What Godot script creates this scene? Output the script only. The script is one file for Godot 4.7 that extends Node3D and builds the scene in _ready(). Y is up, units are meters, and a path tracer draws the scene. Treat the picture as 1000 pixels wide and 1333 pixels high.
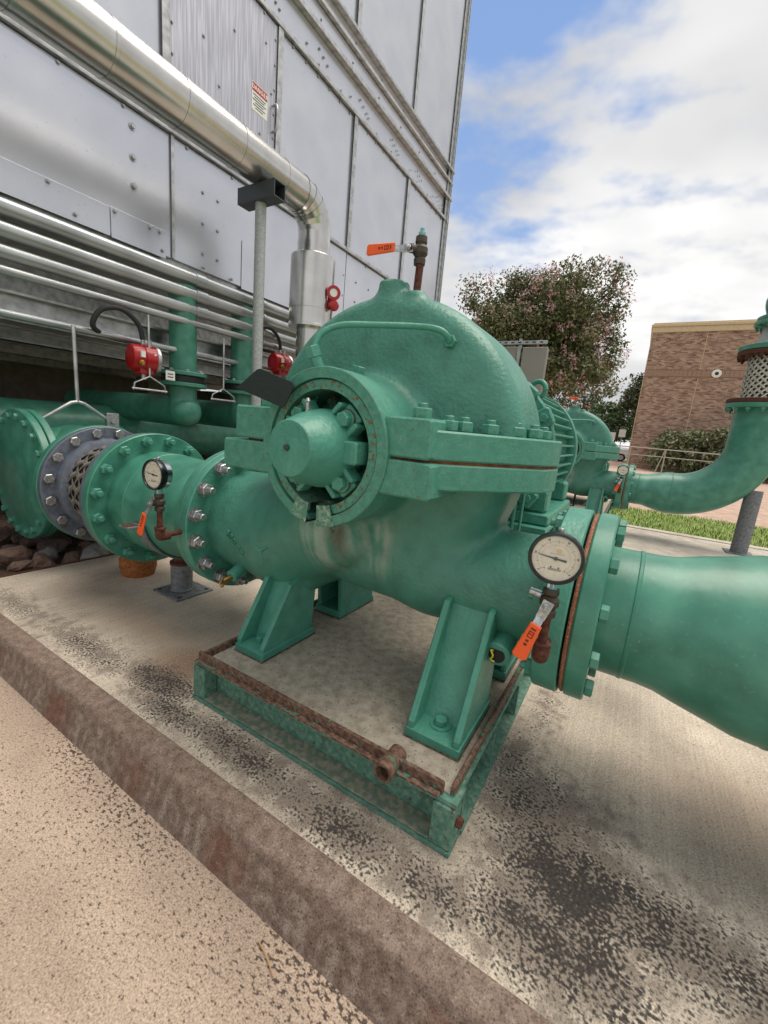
extends Node3D

const PUMP := Vector3(-0.745, 0.0, -1.32)      # foot of the near pump, under its shaft
const YS := 0.925                               # shaft height
const SECOND := -4.4                            # the other pump set stands this far behind
const TX := -3.6                                # face of the cooling tower
var O := Vector3.ZERO
var M := {}
var counts := {}
var run_noise := FastNoiseLite.new()
var rng := RandomNumberGenerator.new()

# ------------------------------------------------------------------ mesh helpers
func new_st() -> SurfaceTool:
	var s := SurfaceTool.new()
	s.begin(Mesh.PRIMITIVE_TRIANGLES)
	return s

func tri(s: SurfaceTool, a: Vector3, b: Vector3, c: Vector3, na: Vector3, nb: Vector3, nc: Vector3) -> void:
	if (b - a).cross(c - a).dot(na + nb + nc) > 0.0:
		var t := b; b = c; c = t
		t = nb; nb = nc; nc = t
	s.set_normal(na); s.add_vertex(a - O)
	s.set_normal(nb); s.add_vertex(b - O)
	s.set_normal(nc); s.add_vertex(c - O)

func quad(s: SurfaceTool, a: Vector3, b: Vector3, c: Vector3, d: Vector3, n: Vector3) -> void:
	tri(s, a, b, c, n, n, n)
	tri(s, a, c, d, n, n, n)

func uv_quad(s: SurfaceTool, p: Array, uv: Array, n: Vector3) -> void:
	var order := [0, 1, 2, 0, 2, 3]
	if (p[1] - p[0]).cross(p[2] - p[0]).dot(n) > 0.0:
		order = [0, 2, 1, 0, 3, 2]
	for i in order:
		s.set_normal(n); s.set_uv(uv[i]); s.set_uv2(Vector2(p[i].x, p[i].z) / 0.45); s.add_vertex(p[i] - O)

func ax(o: Vector3, dir: Vector3) -> Transform3D:      # local Y along dir
	var y := dir.normalized()
	var h := Vector3.UP if absf(y.y) < 0.9 else Vector3.BACK
	var x := h.cross(y).normalized()
	return Transform3D(Basis(x, y, x.cross(y)), o)

func lathe(s: SurfaceTool, prof: Array, xf: Transform3D, seg := 32, a0 := 0.0, a1 := TAU, crease := 0.85) -> void:
	var n := prof.size()
	var sn: Array[Vector2] = []
	for i in n - 1:
		var d: Vector2 = prof[i + 1] - prof[i]
		sn.append(Vector2(d.y, -d.x).normalized())
	for i in n - 1:
		if (prof[i + 1] - prof[i]).length() < 1e-6: continue
		var n0 := sn[i]
		var n1 := sn[i]
		if i > 0 and sn[i - 1].dot(sn[i]) > crease: n0 = (sn[i - 1] + sn[i]).normalized()
		if i < n - 2 and sn[i + 1].dot(sn[i]) > crease: n1 = (sn[i + 1] + sn[i]).normalized()
		for k in seg:
			var t0 := a0 + (a1 - a0) * k / seg
			var t1 := a0 + (a1 - a0) * (k + 1) / seg
			var c0 := cos(t0); var s0 := sin(t0); var c1 := cos(t1); var s1 := sin(t1)
			var p: Vector2 = prof[i]
			var q: Vector2 = prof[i + 1]
			var A := xf * Vector3(p.x * c0, p.y, p.x * s0)
			var B := xf * Vector3(p.x * c1, p.y, p.x * s1)
			var C := xf * Vector3(q.x * c1, q.y, q.x * s1)
			var D := xf * Vector3(q.x * c0, q.y, q.x * s0)
			var nA := xf.basis * Vector3(n0.x * c0, n0.y, n0.x * s0)
			var nB := xf.basis * Vector3(n0.x * c1, n0.y, n0.x * s1)
			var nC := xf.basis * Vector3(n1.x * c1, n1.y, n1.x * s1)
			var nD := xf.basis * Vector3(n1.x * c0, n1.y, n1.x * s0)
			if p.x > 1e-6: tri(s, A, B, C, nA, nB, nC)
			if q.x > 1e-6: tri(s, A, C, D, nA, nC, nD)

func disc_ring(r0: float, r1: float, h0: float, h1: float, b := 0.003) -> Array:   # closed profile of a ring with softened edges
	return [Vector2(r0, h0), Vector2(r1 - b, h0), Vector2(r1, h0 + b), Vector2(r1, h1 - b), Vector2(r1 - b, h1), Vector2(r0, h1), Vector2(r0, h0)]

func cyl(s: SurfaceTool, a: Vector3, b: Vector3, r: float, seg := 16, bev := 0.0) -> void:
	var L := a.distance_to(b)
	if bev > 0.0:
		lathe(s, [Vector2(0, 0), Vector2(r - bev, 0), Vector2(r, bev), Vector2(r, L - bev), Vector2(r - bev, L), Vector2(0, L)], ax(a, b - a), seg)
	else:
		lathe(s, [Vector2(0, 0), Vector2(r, 0), Vector2(r, L), Vector2(0, L)], ax(a, b - a), seg)

func tube(s: SurfaceTool, pts: Array, radii, seg := 16, caps := true) -> void:
	var n := pts.size()
	var rings := []
	var frame_x := Vector3.ZERO
	var dirs := []
	for i in n:
		var d: Vector3
		if i == 0: d = pts[1] - pts[0]
		elif i == n - 1: d = pts[n - 1] - pts[n - 2]
		else: d = (pts[i + 1] - pts[i]).normalized() + (pts[i] - pts[i - 1]).normalized()
		d = d.normalized()
		dirs.append(d)
		if i == 0:
			frame_x = ax(Vector3.ZERO, d).basis.x
		else:
			frame_x = (frame_x - d * frame_x.dot(d)).normalized()
		var fy := d.cross(frame_x)
		var r: float = radii[i] if radii is Array else radii
		var ring := []
		for k in seg:
			var t := TAU * k / seg
			var nn := frame_x * cos(t) + fy * sin(t)
			ring.append([pts[i] + nn * r, nn])
		rings.append(ring)
	for i in n - 1:
		for k in seg:
			var k2 := (k + 1) % seg
			var a = rings[i][k]; var b = rings[i][k2]; var c = rings[i + 1][k2]; var d = rings[i + 1][k]
			tri(s, a[0], b[0], c[0], a[1], b[1], c[1])
			tri(s, a[0], c[0], d[0], a[1], c[1], d[1])
	if caps:
		for e in [0, n - 1]:
			var nn: Vector3 = -dirs[0] if e == 0 else dirs[n - 1]
			for k in seg:
				tri(s, pts[e], rings[e][k][0], rings[e][(k + 1) % seg][0], nn, nn, nn)

func curve(pts: Array, sub := 6) -> Array:             # Catmull-Rom through the points
	var out := []
	for i in pts.size() - 1:
		var p0: Vector3 = pts[maxi(i - 1, 0)]
		var p1: Vector3 = pts[i]
		var p2: Vector3 = pts[i + 1]
		var p3: Vector3 = pts[mini(i + 2, pts.size() - 1)]
		for k in sub:
			var t := float(k) / sub
			out.append(0.5 * ((2.0 * p1) + (p2 - p0) * t + (2.0 * p0 - 5.0 * p1 + 4.0 * p2 - p3) * t * t + (3.0 * p1 - p0 - 3.0 * p2 + p3) * t * t * t))
	out.append(pts[-1])
	return out

func inset(poly: Array, b: float) -> Array:
	var n := poly.size()
	var area := 0.0
	for i in n: area += poly[i].cross(poly[(i + 1) % n])
	var sgn := 1.0 if area > 0 else -1.0
	var out := []
	for i in n:
		var e0: Vector2 = (poly[i] - poly[(i + n - 1) % n]).normalized()
		var e1: Vector2 = (poly[(i + 1) % n] - poly[i]).normalized()
		var n0 := Vector2(-e0.y, e0.x) * sgn
		var n1 := Vector2(-e1.y, e1.x) * sgn
		var m := n0 + n1
		out.append(poly[i] + m * (b / maxf(0.3, 0.5 * m.length_squared())))
	return out

func prism(s: SurfaceTool, poly: Array, depth: float, xf: Transform3D, bev := 0.0, smooth := 0.9) -> void:   # poly in local XY, extruded along +Z
	var n := poly.size()
	var inner := inset(poly, bev) if bev > 0.0 else poly
	var idx := Geometry2D.triangulate_polygon(PackedVector2Array(inner))
	for e in 2:
		var z := 0.0 if e == 0 else depth
		var nn := xf.basis * Vector3(0, 0, -1 if e == 0 else 1)
		for i in range(0, idx.size(), 3):
			tri(s, xf * Vector3(inner[idx[i]].x, inner[idx[i]].y, z), xf * Vector3(inner[idx[i + 1]].x, inner[idx[i + 1]].y, z), xf * Vector3(inner[idx[i + 2]].x, inner[idx[i + 2]].y, z), nn, nn, nn)
	var area := 0.0
	for i in n: area += poly[i].cross(poly[(i + 1) % n])
	var sgn := 1.0 if area > 0 else -1.0
	var en := []
	for i in n:
		var d: Vector2 = (poly[(i + 1) % n] - poly[i]).normalized()
		en.append(Vector2(d.y, -d.x) * sgn)
	for i in n:
		var j := (i + 1) % n
		var na: Vector2 = en[i]
		var nb: Vector2 = en[i]
		var pn: Vector2 = en[(i + n - 1) % n]
		if pn.dot(en[i]) > smooth: na = (pn + en[i]).normalized()
		if en[j].dot(en[i]) > smooth: nb = (en[j] + en[i]).normalized()
		var NA := xf.basis * Vector3(na.x, na.y, 0)
		var NB := xf.basis * Vector3(nb.x, nb.y, 0)
		var A := xf * Vector3(poly[i].x, poly[i].y, bev)
		var B := xf * Vector3(poly[j].x, poly[j].y, bev)
		var C := xf * Vector3(poly[j].x, poly[j].y, depth - bev)
		var D := xf * Vector3(poly[i].x, poly[i].y, depth - bev)
		tri(s, A, B, C, NA, NB, NB)
		tri(s, A, C, D, NA, NB, NA)
		if bev > 0.0:
			var f := xf.basis * Vector3(0, 0, -1)
			var A2 := xf * Vector3(inner[i].x, inner[i].y, 0)
			var B2 := xf * Vector3(inner[j].x, inner[j].y, 0)
			var k1 := (NA + f).normalized(); var k2 := (NB + f).normalized()
			tri(s, A, B, B2, k1, k2, k2); tri(s, A, B2, A2, k1, k2, k1)
			f = -f
			A2 = xf * Vector3(inner[i].x, inner[i].y, depth)
			B2 = xf * Vector3(inner[j].x, inner[j].y, depth)
			k1 = (NA + f).normalized(); k2 = (NB + f).normalized()
			tri(s, D, C, B2, k1, k2, k2); tri(s, D, B2, A2, k1, k2, k1)

func bx(s: SurfaceTool, lo: Vector3, hi: Vector3, bev := 0.003, turn := Transform3D.IDENTITY) -> void:
	var poly := [Vector2(lo.x, lo.y), Vector2(hi.x, lo.y), Vector2(hi.x, hi.y), Vector2(lo.x, hi.y)]
	var m: float = minf(minf(hi.x - lo.x, hi.y - lo.y), hi.z - lo.z)
	bev = minf(bev, m * 0.3)
	if bev > 0.0:
		poly = [Vector2(lo.x + bev, lo.y), Vector2(hi.x - bev, lo.y), Vector2(hi.x, lo.y + bev), Vector2(hi.x, hi.y - bev), Vector2(hi.x - bev, hi.y), Vector2(lo.x + bev, hi.y), Vector2(lo.x, hi.y - bev), Vector2(lo.x, lo.y + bev)]
	prism(s, poly, hi.z - lo.z, turn * Transform3D(Basis.IDENTITY, Vector3(0, 0, lo.z)), bev * 0.7, 2.0)

func plane_xf(o: Vector3, xdir: Vector3, ydir: Vector3) -> Transform3D:     # local XY spanned by two world directions
	return Transform3D(Basis(xdir.normalized(), ydir.normalized(), xdir.cross(ydir).normalized()), o)

func hex(s: SurfaceTool, o: Vector3, dir: Vector3, r: float, h: float, washer := 0.0, stud := 0.0, spin := 0.0) -> void:
	var xf := ax(o, dir)
	var base := 0.0
	if washer > 0.0:
		lathe(s, [Vector2(0, 0), Vector2(washer, 0), Vector2(washer, r * 0.2), Vector2(0, r * 0.2)], xf, 20)
		base = r * 0.2
	var poly := []
	for k in 6: poly.append(Vector2(cos(TAU * k / 6 + spin), sin(TAU * k / 6 + spin)) * r)
	prism(s, poly, h, Transform3D(Basis(xf.basis.x, xf.basis.z, xf.basis.y), xf * Vector3(0, base, 0)), r * 0.1, 2.0)
	if stud > 0.0:
		lathe(s, [Vector2(r * 0.52, base + h * 0.9), Vector2(r * 0.52, base + h + stud - r * 0.1), Vector2(r * 0.42, base + h + stud), Vector2(0, base + h + stud)], xf, 14)

func hex_mesh(r: float, h: float, washer := 0.0, stud := 0.0) -> ArrayMesh:
	var s := new_st()
	var keep := O
	O = Vector3.ZERO
	hex(s, Vector3.ZERO, Vector3.UP, r, h, washer, stud)
	O = keep
	return s.commit()

# ------------------------------------------------------------------ scene helpers
func numbered(called: String) -> String:
	var n: int = counts.get(called, 0)
	counts[called] = n + 1
	return called if n == 0 else "%s_%03d" % [called, n]

func tag(o: Node, label: String, category: String, group := "") -> Node:
	o.set_meta("label", label)
	o.set_meta("category", category)
	if group: o.set_meta("group", group)
	return o

func thing(called: String, label: String, category: String, at := Vector3.ZERO, group := "") -> Node3D:
	var o := Node3D.new()
	o.name = numbered(called)
	add_child(o)
	o.position = at
	O = at
	tag(o, label, category, group)
	return o

func obj(called: String, s: SurfaceTool, m: Material, parent: Node = self) -> MeshInstance3D:
	var o := MeshInstance3D.new()
	o.mesh = s.commit()
	o.material_override = m
	o.name = numbered(called) if parent == self else called
	parent.add_child(o, true)
	return o

func inst(called: String, mesh: Mesh, m: Material, parent: Node, xf: Transform3D) -> MeshInstance3D:
	var o := MeshInstance3D.new()
	o.mesh = mesh
	o.material_override = m
	o.name = numbered(called) if parent == self else called
	o.transform = Transform3D(xf.basis, xf.origin - O)
	parent.add_child(o, true)
	return o

func structure(called: String, s: SurfaceTool, m: Material) -> MeshInstance3D:
	var o := obj(called, s, m)
	o.set_meta("kind", "structure")
	return o

func copy(o: Node3D, shift: Vector3, label := "", group := "") -> Node3D:
	var c: Node3D = o.duplicate()
	c.name = numbered(String(o.name).rstrip("_0123456789"))
	add_child(c)
	c.position = o.position + shift
	if label: c.set_meta("label", label)
	if group: c.set_meta("group", group)
	return c

# ------------------------------------------------------------------ textures and materials
func noise_image(size: int, freq: float, sd: int, oct := 4, kind := FastNoiseLite.TYPE_SIMPLEX_SMOOTH) -> Image:
	var f := FastNoiseLite.new()
	f.seed = sd
	f.noise_type = kind
	f.frequency = freq
	f.fractal_octaves = oct
	var im := f.get_seamless_image(size, size)
	im.convert(Image.FORMAT_L8)
	return im

func ramp(v: float, stops: Array) -> Color:
	for i in stops.size() - 1:
		if v <= stops[i + 1][0]:
			return (stops[i][1] as Color).lerp(stops[i + 1][1], clampf((v - stops[i][0]) / (stops[i + 1][0] - stops[i][0]), 0.0, 1.0))
	return stops[-1][1]

func colour_tex(size: int, freq: float, sd: int, stops: Array, oct := 5, fleck_freq := 0.0, flecks: Array = []) -> ImageTexture:
	var d := noise_image(size, freq, sd, oct).get_data()
	var d2 := PackedByteArray()
	if fleck_freq > 0.0: d2 = noise_image(size, fleck_freq, sd + 7, 3).get_data()
	var table := []
	var table2 := []
	for i in 256:
		table.append(ramp(i / 255.0, stops))
		if flecks.size(): table2.append(ramp(i / 255.0, flecks))
	var out := PackedByteArray()
	out.resize(size * size * 3)
	for i in size * size:
		var c: Color = table[d[i]]
		if flecks.size():
			var k: Color = table2[d2[i]]
			c = c.lerp(Color(k.r, k.g, k.b), k.a)
		out[i * 3] = int(c.r * 255.0); out[i * 3 + 1] = int(c.g * 255.0); out[i * 3 + 2] = int(c.b * 255.0)
	var im := Image.create_from_data(size, size, false, Image.FORMAT_RGB8, out)
	return ImageTexture.create_from_image(im)

func bump_tex(size: int, freq: float, sd: int, strength: float, oct := 4) -> ImageTexture:
	var im := noise_image(size, freq, sd, oct)
	im.convert(Image.FORMAT_RGBA8)
	im.bump_map_to_normal_map(strength)
	return ImageTexture.create_from_image(im)

func mat(tex, rough: float, metal := 0.0, scale := 1.0, bump: Texture2D = null, bump_amount := 1.0) -> StandardMaterial3D:
	var m := StandardMaterial3D.new()
	if tex is Color: m.albedo_color = tex
	else: m.albedo_texture = tex
	m.roughness = rough
	m.metallic = metal
	m.uv1_triplanar = true
	m.uv1_scale = Vector3.ONE * scale
	if bump:
		m.normal_enabled = true
		m.normal_texture = bump
		m.normal_scale = bump_amount
	return m

func g8(r: int, g: int, b: int, a := 1.0) -> Color: return Color(r / 255.0, g / 255.0, b / 255.0, a)

func make_materials() -> void:
	var cast := bump_tex(512, 0.07, 3, 3.0, 4)
	var smooth_paint := bump_tex(512, 0.018, 5, 2.0, 3)
	var fine := bump_tex(512, 0.12, 9, 3.0, 3)
	var gA := g8(71, 139, 121); var gB := g8(84, 151, 133); var gC := g8(60, 126, 108)
	var none := g8(71, 139, 121, 0.0)
	M.cast = mat(colour_tex(512, 0.012, 11, [[0.0, g8(204, 210, 208)], [0.45, g8(234, 237, 236)], [1.0, g8(255, 255, 255)]], 5, 0.09, [[0.0, g8(200, 205, 202, 0.8)], [0.25, g8(205, 210, 208, 0.0)], [0.76, g8(255, 255, 255, 0.0)], [1.0, g8(255, 255, 255, 0.8)]]), 0.44, 0.0, 1.6, cast, 0.55)
	M.cast.vertex_color_use_as_albedo = true
	M.green = mat(colour_tex(512, 0.012, 11, [[0.0, gC], [0.5, gA], [1.0, gB]], 5), 0.42, 0.0, 1.6, cast, 0.45)
	M.pipe = mat(colour_tex(512, 0.012, 12, [[0.0, g8(50, 110, 92)], [0.45, g8(64, 129, 110)], [1.0, g8(84, 148, 128)]], 5, 0.1, [[0.0, none], [0.78, none], [0.84, g8(104, 158, 140, 0.5)], [1.0, g8(120, 168, 150, 0.6)]]), 0.36, 0.0, 1.3, smooth_paint, 0.3)
	var chips := [[0.0, g8(112, 70, 40, 1.0)], [0.17, g8(122, 80, 48, 0.9)], [0.22, g8(112, 104, 76, 0.5)], [0.27, none], [0.76, none], [0.84, g8(132, 172, 152, 0.5)], [1.0, g8(150, 184, 164, 0.8)]]
	M.green_worn = mat(colour_tex(512, 0.014, 13, [[0.0, gC], [0.5, gA], [1.0, gB]], 5, 0.05, chips), 0.5, 0.0, 3.6, cast, 0.5)
	var ringchips := [[0.0, g8(92, 60, 34, 1.0)], [0.28, g8(122, 86, 46, 0.95)], [0.36, g8(112, 100, 70, 0.5)], [0.41, none], [0.8, none], [1.0, g8(150, 184, 164, 0.7)]]
	M.ring_worn = mat(colour_tex(512, 0.016, 43, [[0.0, gC], [0.5, gA], [1.0, gB]], 5, 0.03, ringchips), 0.55, 0.0, 4.0, cast, 0.5)
	var ringedge := [[0.0, g8(112, 70, 40, 1.0)], [0.19, g8(122, 80, 48, 0.9)], [0.24, g8(112, 104, 76, 0.4)], [0.29, none], [1.0, none]]
	M.green_ring = mat(colour_tex(512, 0.016, 44, [[0.0, gC], [0.5, gA], [1.0, gB]], 5, 0.05, ringedge), 0.48, 0.0, 4.0, cast, 0.5)
	M.lime = mat(colour_tex(512, 0.012, 14, [[0.0, g8(92, 116, 98)], [0.35, g8(82, 138, 119)], [0.55, g8(98, 148, 130)], [0.72, g8(136, 162, 145)], [1.0, g8(176, 186, 172)]], 6, 0.03, [[0.0, g8(96, 60, 40, 0.9)], [0.25, g8(110, 70, 46, 0.7)], [0.33, none], [1.0, none]]), 0.75, 0.0, 6.0, cast, 0.7)
	M.seam = mat(colour_tex(256, 0.03, 15, [[0.0, g8(44, 24, 16)], [0.5, g8(108, 58, 32)], [1.0, g8(84, 96, 70)]]), 0.9, 0.0, 6.0)
	M.skid = mat(colour_tex(512, 0.016, 16, [[0.0, g8(52, 100, 86)], [0.5, g8(68, 126, 110)], [1.0, g8(92, 144, 128)]], 6, 0.03, [[0.0, g8(76, 50, 38, 1.0)], [0.18, g8(92, 64, 48, 0.9)], [0.24, g8(110, 104, 88, 0.5)], [0.40, g8(120, 114, 98, 0.12)], [0.6, g8(140, 134, 118, 0.15)], [0.75, g8(150, 142, 126, 0.5)], [1.0, g8(160, 152, 136, 0.75)]]), 0.66, 0.0, 3.0, cast, 0.6)
	M.skid_rust = mat(colour_tex(512, 0.03, 17, [[0.0, g8(66, 44, 36)], [0.4, g8(92, 66, 54)], [0.6, g8(112, 88, 74)], [1.0, g8(142, 122, 106)]], 6, 0.014, [[0.0, g8(66, 128, 108, 1.0)], [0.22, g8(66, 128, 108, 0.95)], [0.25, g8(90, 84, 68, 0.3)], [0.28, g8(80, 70, 54, 0.0)], [1.0, g8(80, 70, 54, 0.0)]]), 0.8, 0.0, 2.7, fine, 0.8)
	M.rust = mat(colour_tex(256, 0.03, 18, [[0.0, g8(48, 24, 17)], [0.5, g8(84, 44, 31)], [1.0, g8(116, 72, 54)]]), 0.82, 0.0, 8.0, fine, 0.8)
	M.rust_orange = mat(colour_tex(256, 0.03, 19, [[0.0, g8(96, 52, 26)], [0.5, g8(150, 90, 46)], [1.0, g8(176, 120, 70)]]), 0.85, 0.0, 5.0, fine, 0.8)
	M.zinc = mat(colour_tex(256, 0.03, 20, [[0.0, g8(132, 134, 136)], [0.5, g8(176, 178, 180)], [1.0, g8(206, 208, 208)]]), 0.36, 0.85, 9.0, fine, 0.3)
	M.galv = mat(colour_tex(512, 0.006, 21, [[0.0, g8(150, 154, 157)], [0.5, g8(170, 174, 177)], [1.0, g8(188, 191, 193)]], 4, 0.06, [[0.0, g8(120, 120, 114, 0.6)], [0.2, g8(130, 128, 120, 0.0)], [1.0, g8(130, 128, 120, 0.0)]]), 0.36, 0.8, 1.0)
	M.post = mat(colour_tex(512, 0.03, 22, [[0.0, g8(140, 143, 144)], [0.5, g8(170, 173, 174)], [1.0, g8(196, 198, 196)]]), 0.55, 0.45, 3.0)
	M.panel = mat(colour_tex(512, 0.005, 23, [[0.0, g8(194, 197, 208)], [0.5, g8(200, 203, 213)], [1.0, g8(206, 208, 217)]], 4, 0.09, [[0.0, g8(140, 141, 146, 0.8)], [0.17, g8(150, 151, 156, 0.0)], [1.0, g8(150, 151, 156, 0.0)]]), 0.26, 0.66, 0.6, bump_tex(512, 0.004, 24, 1.0, 1), 0.18)
	M.streaked = mat(colour_tex(512, 0.03, 25, [[0.0, g8(160, 160, 170)], [0.45, g8(182, 182, 192)], [0.6, g8(194, 194, 202)], [1.0, g8(212, 212, 218)]], 5), 0.34, 0.75, 1.0)
	M.streaked.uv1_scale = Vector3(2.2, 0.10, 2.2)
	M.trim = mat(colour_tex(256, 0.02, 26, [[0.0, g8(150, 150, 150)], [0.5, g8(182, 183, 184)], [1.0, g8(204, 204, 204)]]), 0.36, 0.8, 2.0)
	M.clad = mat(colour_tex(512, 0.01, 27, [[0.0, g8(182, 180, 176)], [0.5, g8(192, 191, 188)], [1.0, g8(202, 201, 198)]]), 0.24, 0.95, 1.0, bump_tex(512, 0.01, 28, 1.0, 2), 0.15)
	M.steel_dark = mat(colour_tex(256, 0.02, 29, [[0.0, g8(52, 55, 58)], [0.5, g8(66, 70, 74)], [1.0, g8(84, 87, 90)]]), 0.5, 0.3, 3.0)
	M.strut = mat(g8(72, 76, 82), 0.45, 0.4)
	M.red = mat(g8(164, 22, 30), 0.3)
	M.orange = mat(g8(236, 92, 32), 0.45)
	M.lever_print = mat(g8(110, 36, 12), 0.6)
	M.black = mat(g8(24, 25, 26), 0.5)
	M.rubber = mat(g8(38, 40, 42), 0.65)
	M.white = mat(g8(226, 226, 222), 0.5)
	M.brass = mat(g8(170, 130, 66), 0.35, 0.9)
	M.chrome = mat(g8(200, 202, 204), 0.16, 1.0)
	M.gauge_ring = mat(g8(60, 63, 64), 0.22, 0.9)
	M.braid = mat(colour_tex(256, 0.04, 31, [[0.0, g8(150, 144, 132)], [0.5, g8(196, 190, 178)], [1.0, g8(222, 218, 208)]]), 0.34, 0.85, 9.0)
	M.braid_core = mat(g8(46, 38, 30), 0.8)
	M.blue_grey = mat(colour_tex(512, 0.015, 32, [[0.0, g8(78, 86, 98)], [0.5, g8(96, 105, 119)], [1.0, g8(110, 118, 131)]], 5, 0.025, [[0.0, g8(98, 62, 48, 0.8)], [0.26, g8(98, 66, 54, 0.5)], [0.33, g8(98, 103, 122, 0.0)], [1.0, g8(98, 103, 122, 0.0)]]), 0.5, 0.1, 2.4, cast, 0.3)
	M.grey_paint = mat(colour_tex(256, 0.03, 33, [[0.0, g8(94, 98, 102)], [0.5, g8(116, 121, 126)], [1.0, g8(134, 138, 142)]], 5, 0.03, [[0.0, g8(80, 62, 52, 0.9)], [0.22, g8(80, 62, 52, 0.6)], [0.3, g8(80, 62, 52, 0.0)], [1.0, g8(80, 62, 52, 0.0)]]), 0.6, 0.1, 4.0)
	M.gasket = mat(colour_tex(256, 0.06, 34, [[0.0, g8(92, 48, 34)], [0.5, g8(150, 96, 70)], [1.0, g8(210, 190, 166)]]), 0.9, 0.0, 8.0)
	M.guard = mat(g8(22, 36, 34), 0.5, 0.1, 1.0, cast, 0.2)
	M.grout = mat(colour_tex(512, 0.02, 35, [[0.0, g8(140, 130, 118)], [0.5, g8(166, 156, 142)], [1.0, g8(184, 176, 162)]], 6, 0.07, [[0.0, g8(66, 60, 54, 1.0)], [0.2, g8(80, 74, 66, 0.7)], [0.27, g8(80, 74, 66, 0.0)], [1.0, g8(80, 74, 66, 0.0)]]), 0.95, 0.0, 2.0, fine, 0.7)
	M.grit = colour_tex(512, 0.16, 46, [[0.0, g8(150, 146, 142)], [0.3, g8(208, 205, 202)], [0.5, g8(238, 236, 234)], [1.0, g8(255, 255, 255)]], 3, 0.08, [[0.0, g8(96, 90, 84, 1.0)], [0.19, g8(130, 124, 118, 0.8)], [0.24, g8(200, 196, 192, 0.0)], [1.0, g8(255, 255, 255, 0.0)]])
	M.dust = mat(colour_tex(512, 0.02, 45, [[0.0, g8(84, 118, 102)], [0.4, g8(112, 124, 108)], [0.6, g8(140, 138, 122)], [1.0, g8(164, 154, 138)]], 6, 0.06, [[0.0, g8(60, 70, 60, 0.8)], [0.24, g8(80, 84, 74, 0.0)], [1.0, g8(80, 84, 74, 0.0)]]), 0.92, 0.0, 3.0, fine, 0.8)
	M.kerb = mat(colour_tex(512, 0.012, 36, [[0.0, g8(92, 72, 62)], [0.4, g8(126, 104, 92)], [0.7, g8(148, 130, 118)], [1.0, g8(178, 164, 152)]], 6, 0.04, [[0.0, g8(104, 56, 38, 0.9)], [0.3, g8(104, 60, 44, 0.4)], [0.4, g8(104, 60, 44, 0.0)], [0.78, g8(200, 190, 178, 0.0)], [1.0, g8(206, 196, 184, 0.7)]]), 0.8, 0.0, 1.6, fine, 0.9)
	M.concrete = mat(colour_tex(512, 0.008, 37, [[0.0, g8(172, 162, 150)], [0.5, g8(190, 181, 170)], [1.0, g8(206, 198, 188)]], 6, 0.08, [[0.0, g8(120, 108, 96, 0.8)], [0.24, g8(130, 120, 106, 0.4)], [0.3, g8(130, 120, 106, 0.0)], [1.0, g8(130, 120, 106, 0.0)]]), 0.93, 0.0, 1.0, fine, 0.6)
	M.paving = mat(colour_tex(512, 0.01, 38, [[0.0, g8(164, 138, 122)], [0.5, g8(184, 158, 142)], [1.0, g8(198, 176, 160)]], 6), 0.95, 0.0, 0.7, fine, 0.5)
	M.soil = mat(colour_tex(256, 0.03, 39, [[0.0, g8(58, 46, 38)], [0.5, g8(88, 70, 58)], [1.0, g8(112, 92, 78)]]), 0.95, 0.0, 2.0, fine, 1.0)
	M.lawn = mat(colour_tex(256, 0.05, 40, [[0.0, g8(84, 112, 36)], [0.5, g8(108, 140, 52)], [1.0, g8(138, 164, 76)]]), 0.95, 0.0, 1.0)
	M.bark = mat(colour_tex(256, 0.03, 41, [[0.0, g8(70, 56, 46)], [0.5, g8(104, 88, 74)], [1.0, g8(134, 116, 100)]]), 0.9, 0.0, 3.0, fine, 0.8)
	M.hand_rail = mat(g8(168, 160, 148), 0.6, 0.1)
	M.stone_trim = mat(colour_tex(256, 0.02, 42, [[0.0, g8(190, 170, 138)], [1.0, g8(206, 188, 158)]]), 0.85, 0.0, 1.0)
	M.car_paint = mat(g8(226, 226, 228), 0.25)
	M.glass_dark = mat(g8(26, 30, 34), 0.08)

# ------------------------------------------------------------------ cast shapes as distance fields
func smin(a: float, b: float, k: float) -> float:
	var h := maxf(k - absf(a - b), 0.0) / k
	return minf(a, b) - h * h * k * 0.25

func cone_dist(p: Vector3, a: Vector3, b: Vector3, ra: float, rb: float) -> float:
	var ab := b - a
	var t := clampf((p - a).dot(ab) / ab.length_squared(), 0.0, 1.0)
	return p.distance_to(a + ab * t) - lerpf(ra, rb, t)

func cyl_z(x: float, y: float, z: float, r: float, z0: float, z1: float, rd: float) -> float:
	var qx := sqrt(x * x + y * y) - r + rd
	var qz := absf(z - (z0 + z1) * 0.5) - (z1 - z0) * 0.5 + rd
	return minf(maxf(qx, qz), 0.0) + Vector2(maxf(qx, 0), maxf(qz, 0)).length() - rd

func volute(x: float, y: float, z: float, R: float, T: float, rd: float) -> float:
	var rr := sqrt(x * x + y * y)
	var th := T + 0.05 * (1.0 - minf(rr * rr / (R * R), 1.0))
	var qx := rr - R + rd
	var qz := absf(z) - th + rd
	return minf(maxf(qx, qz), 0.0) + Vector2(maxf(qx, 0), maxf(qz, 0)).length() - rd

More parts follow.
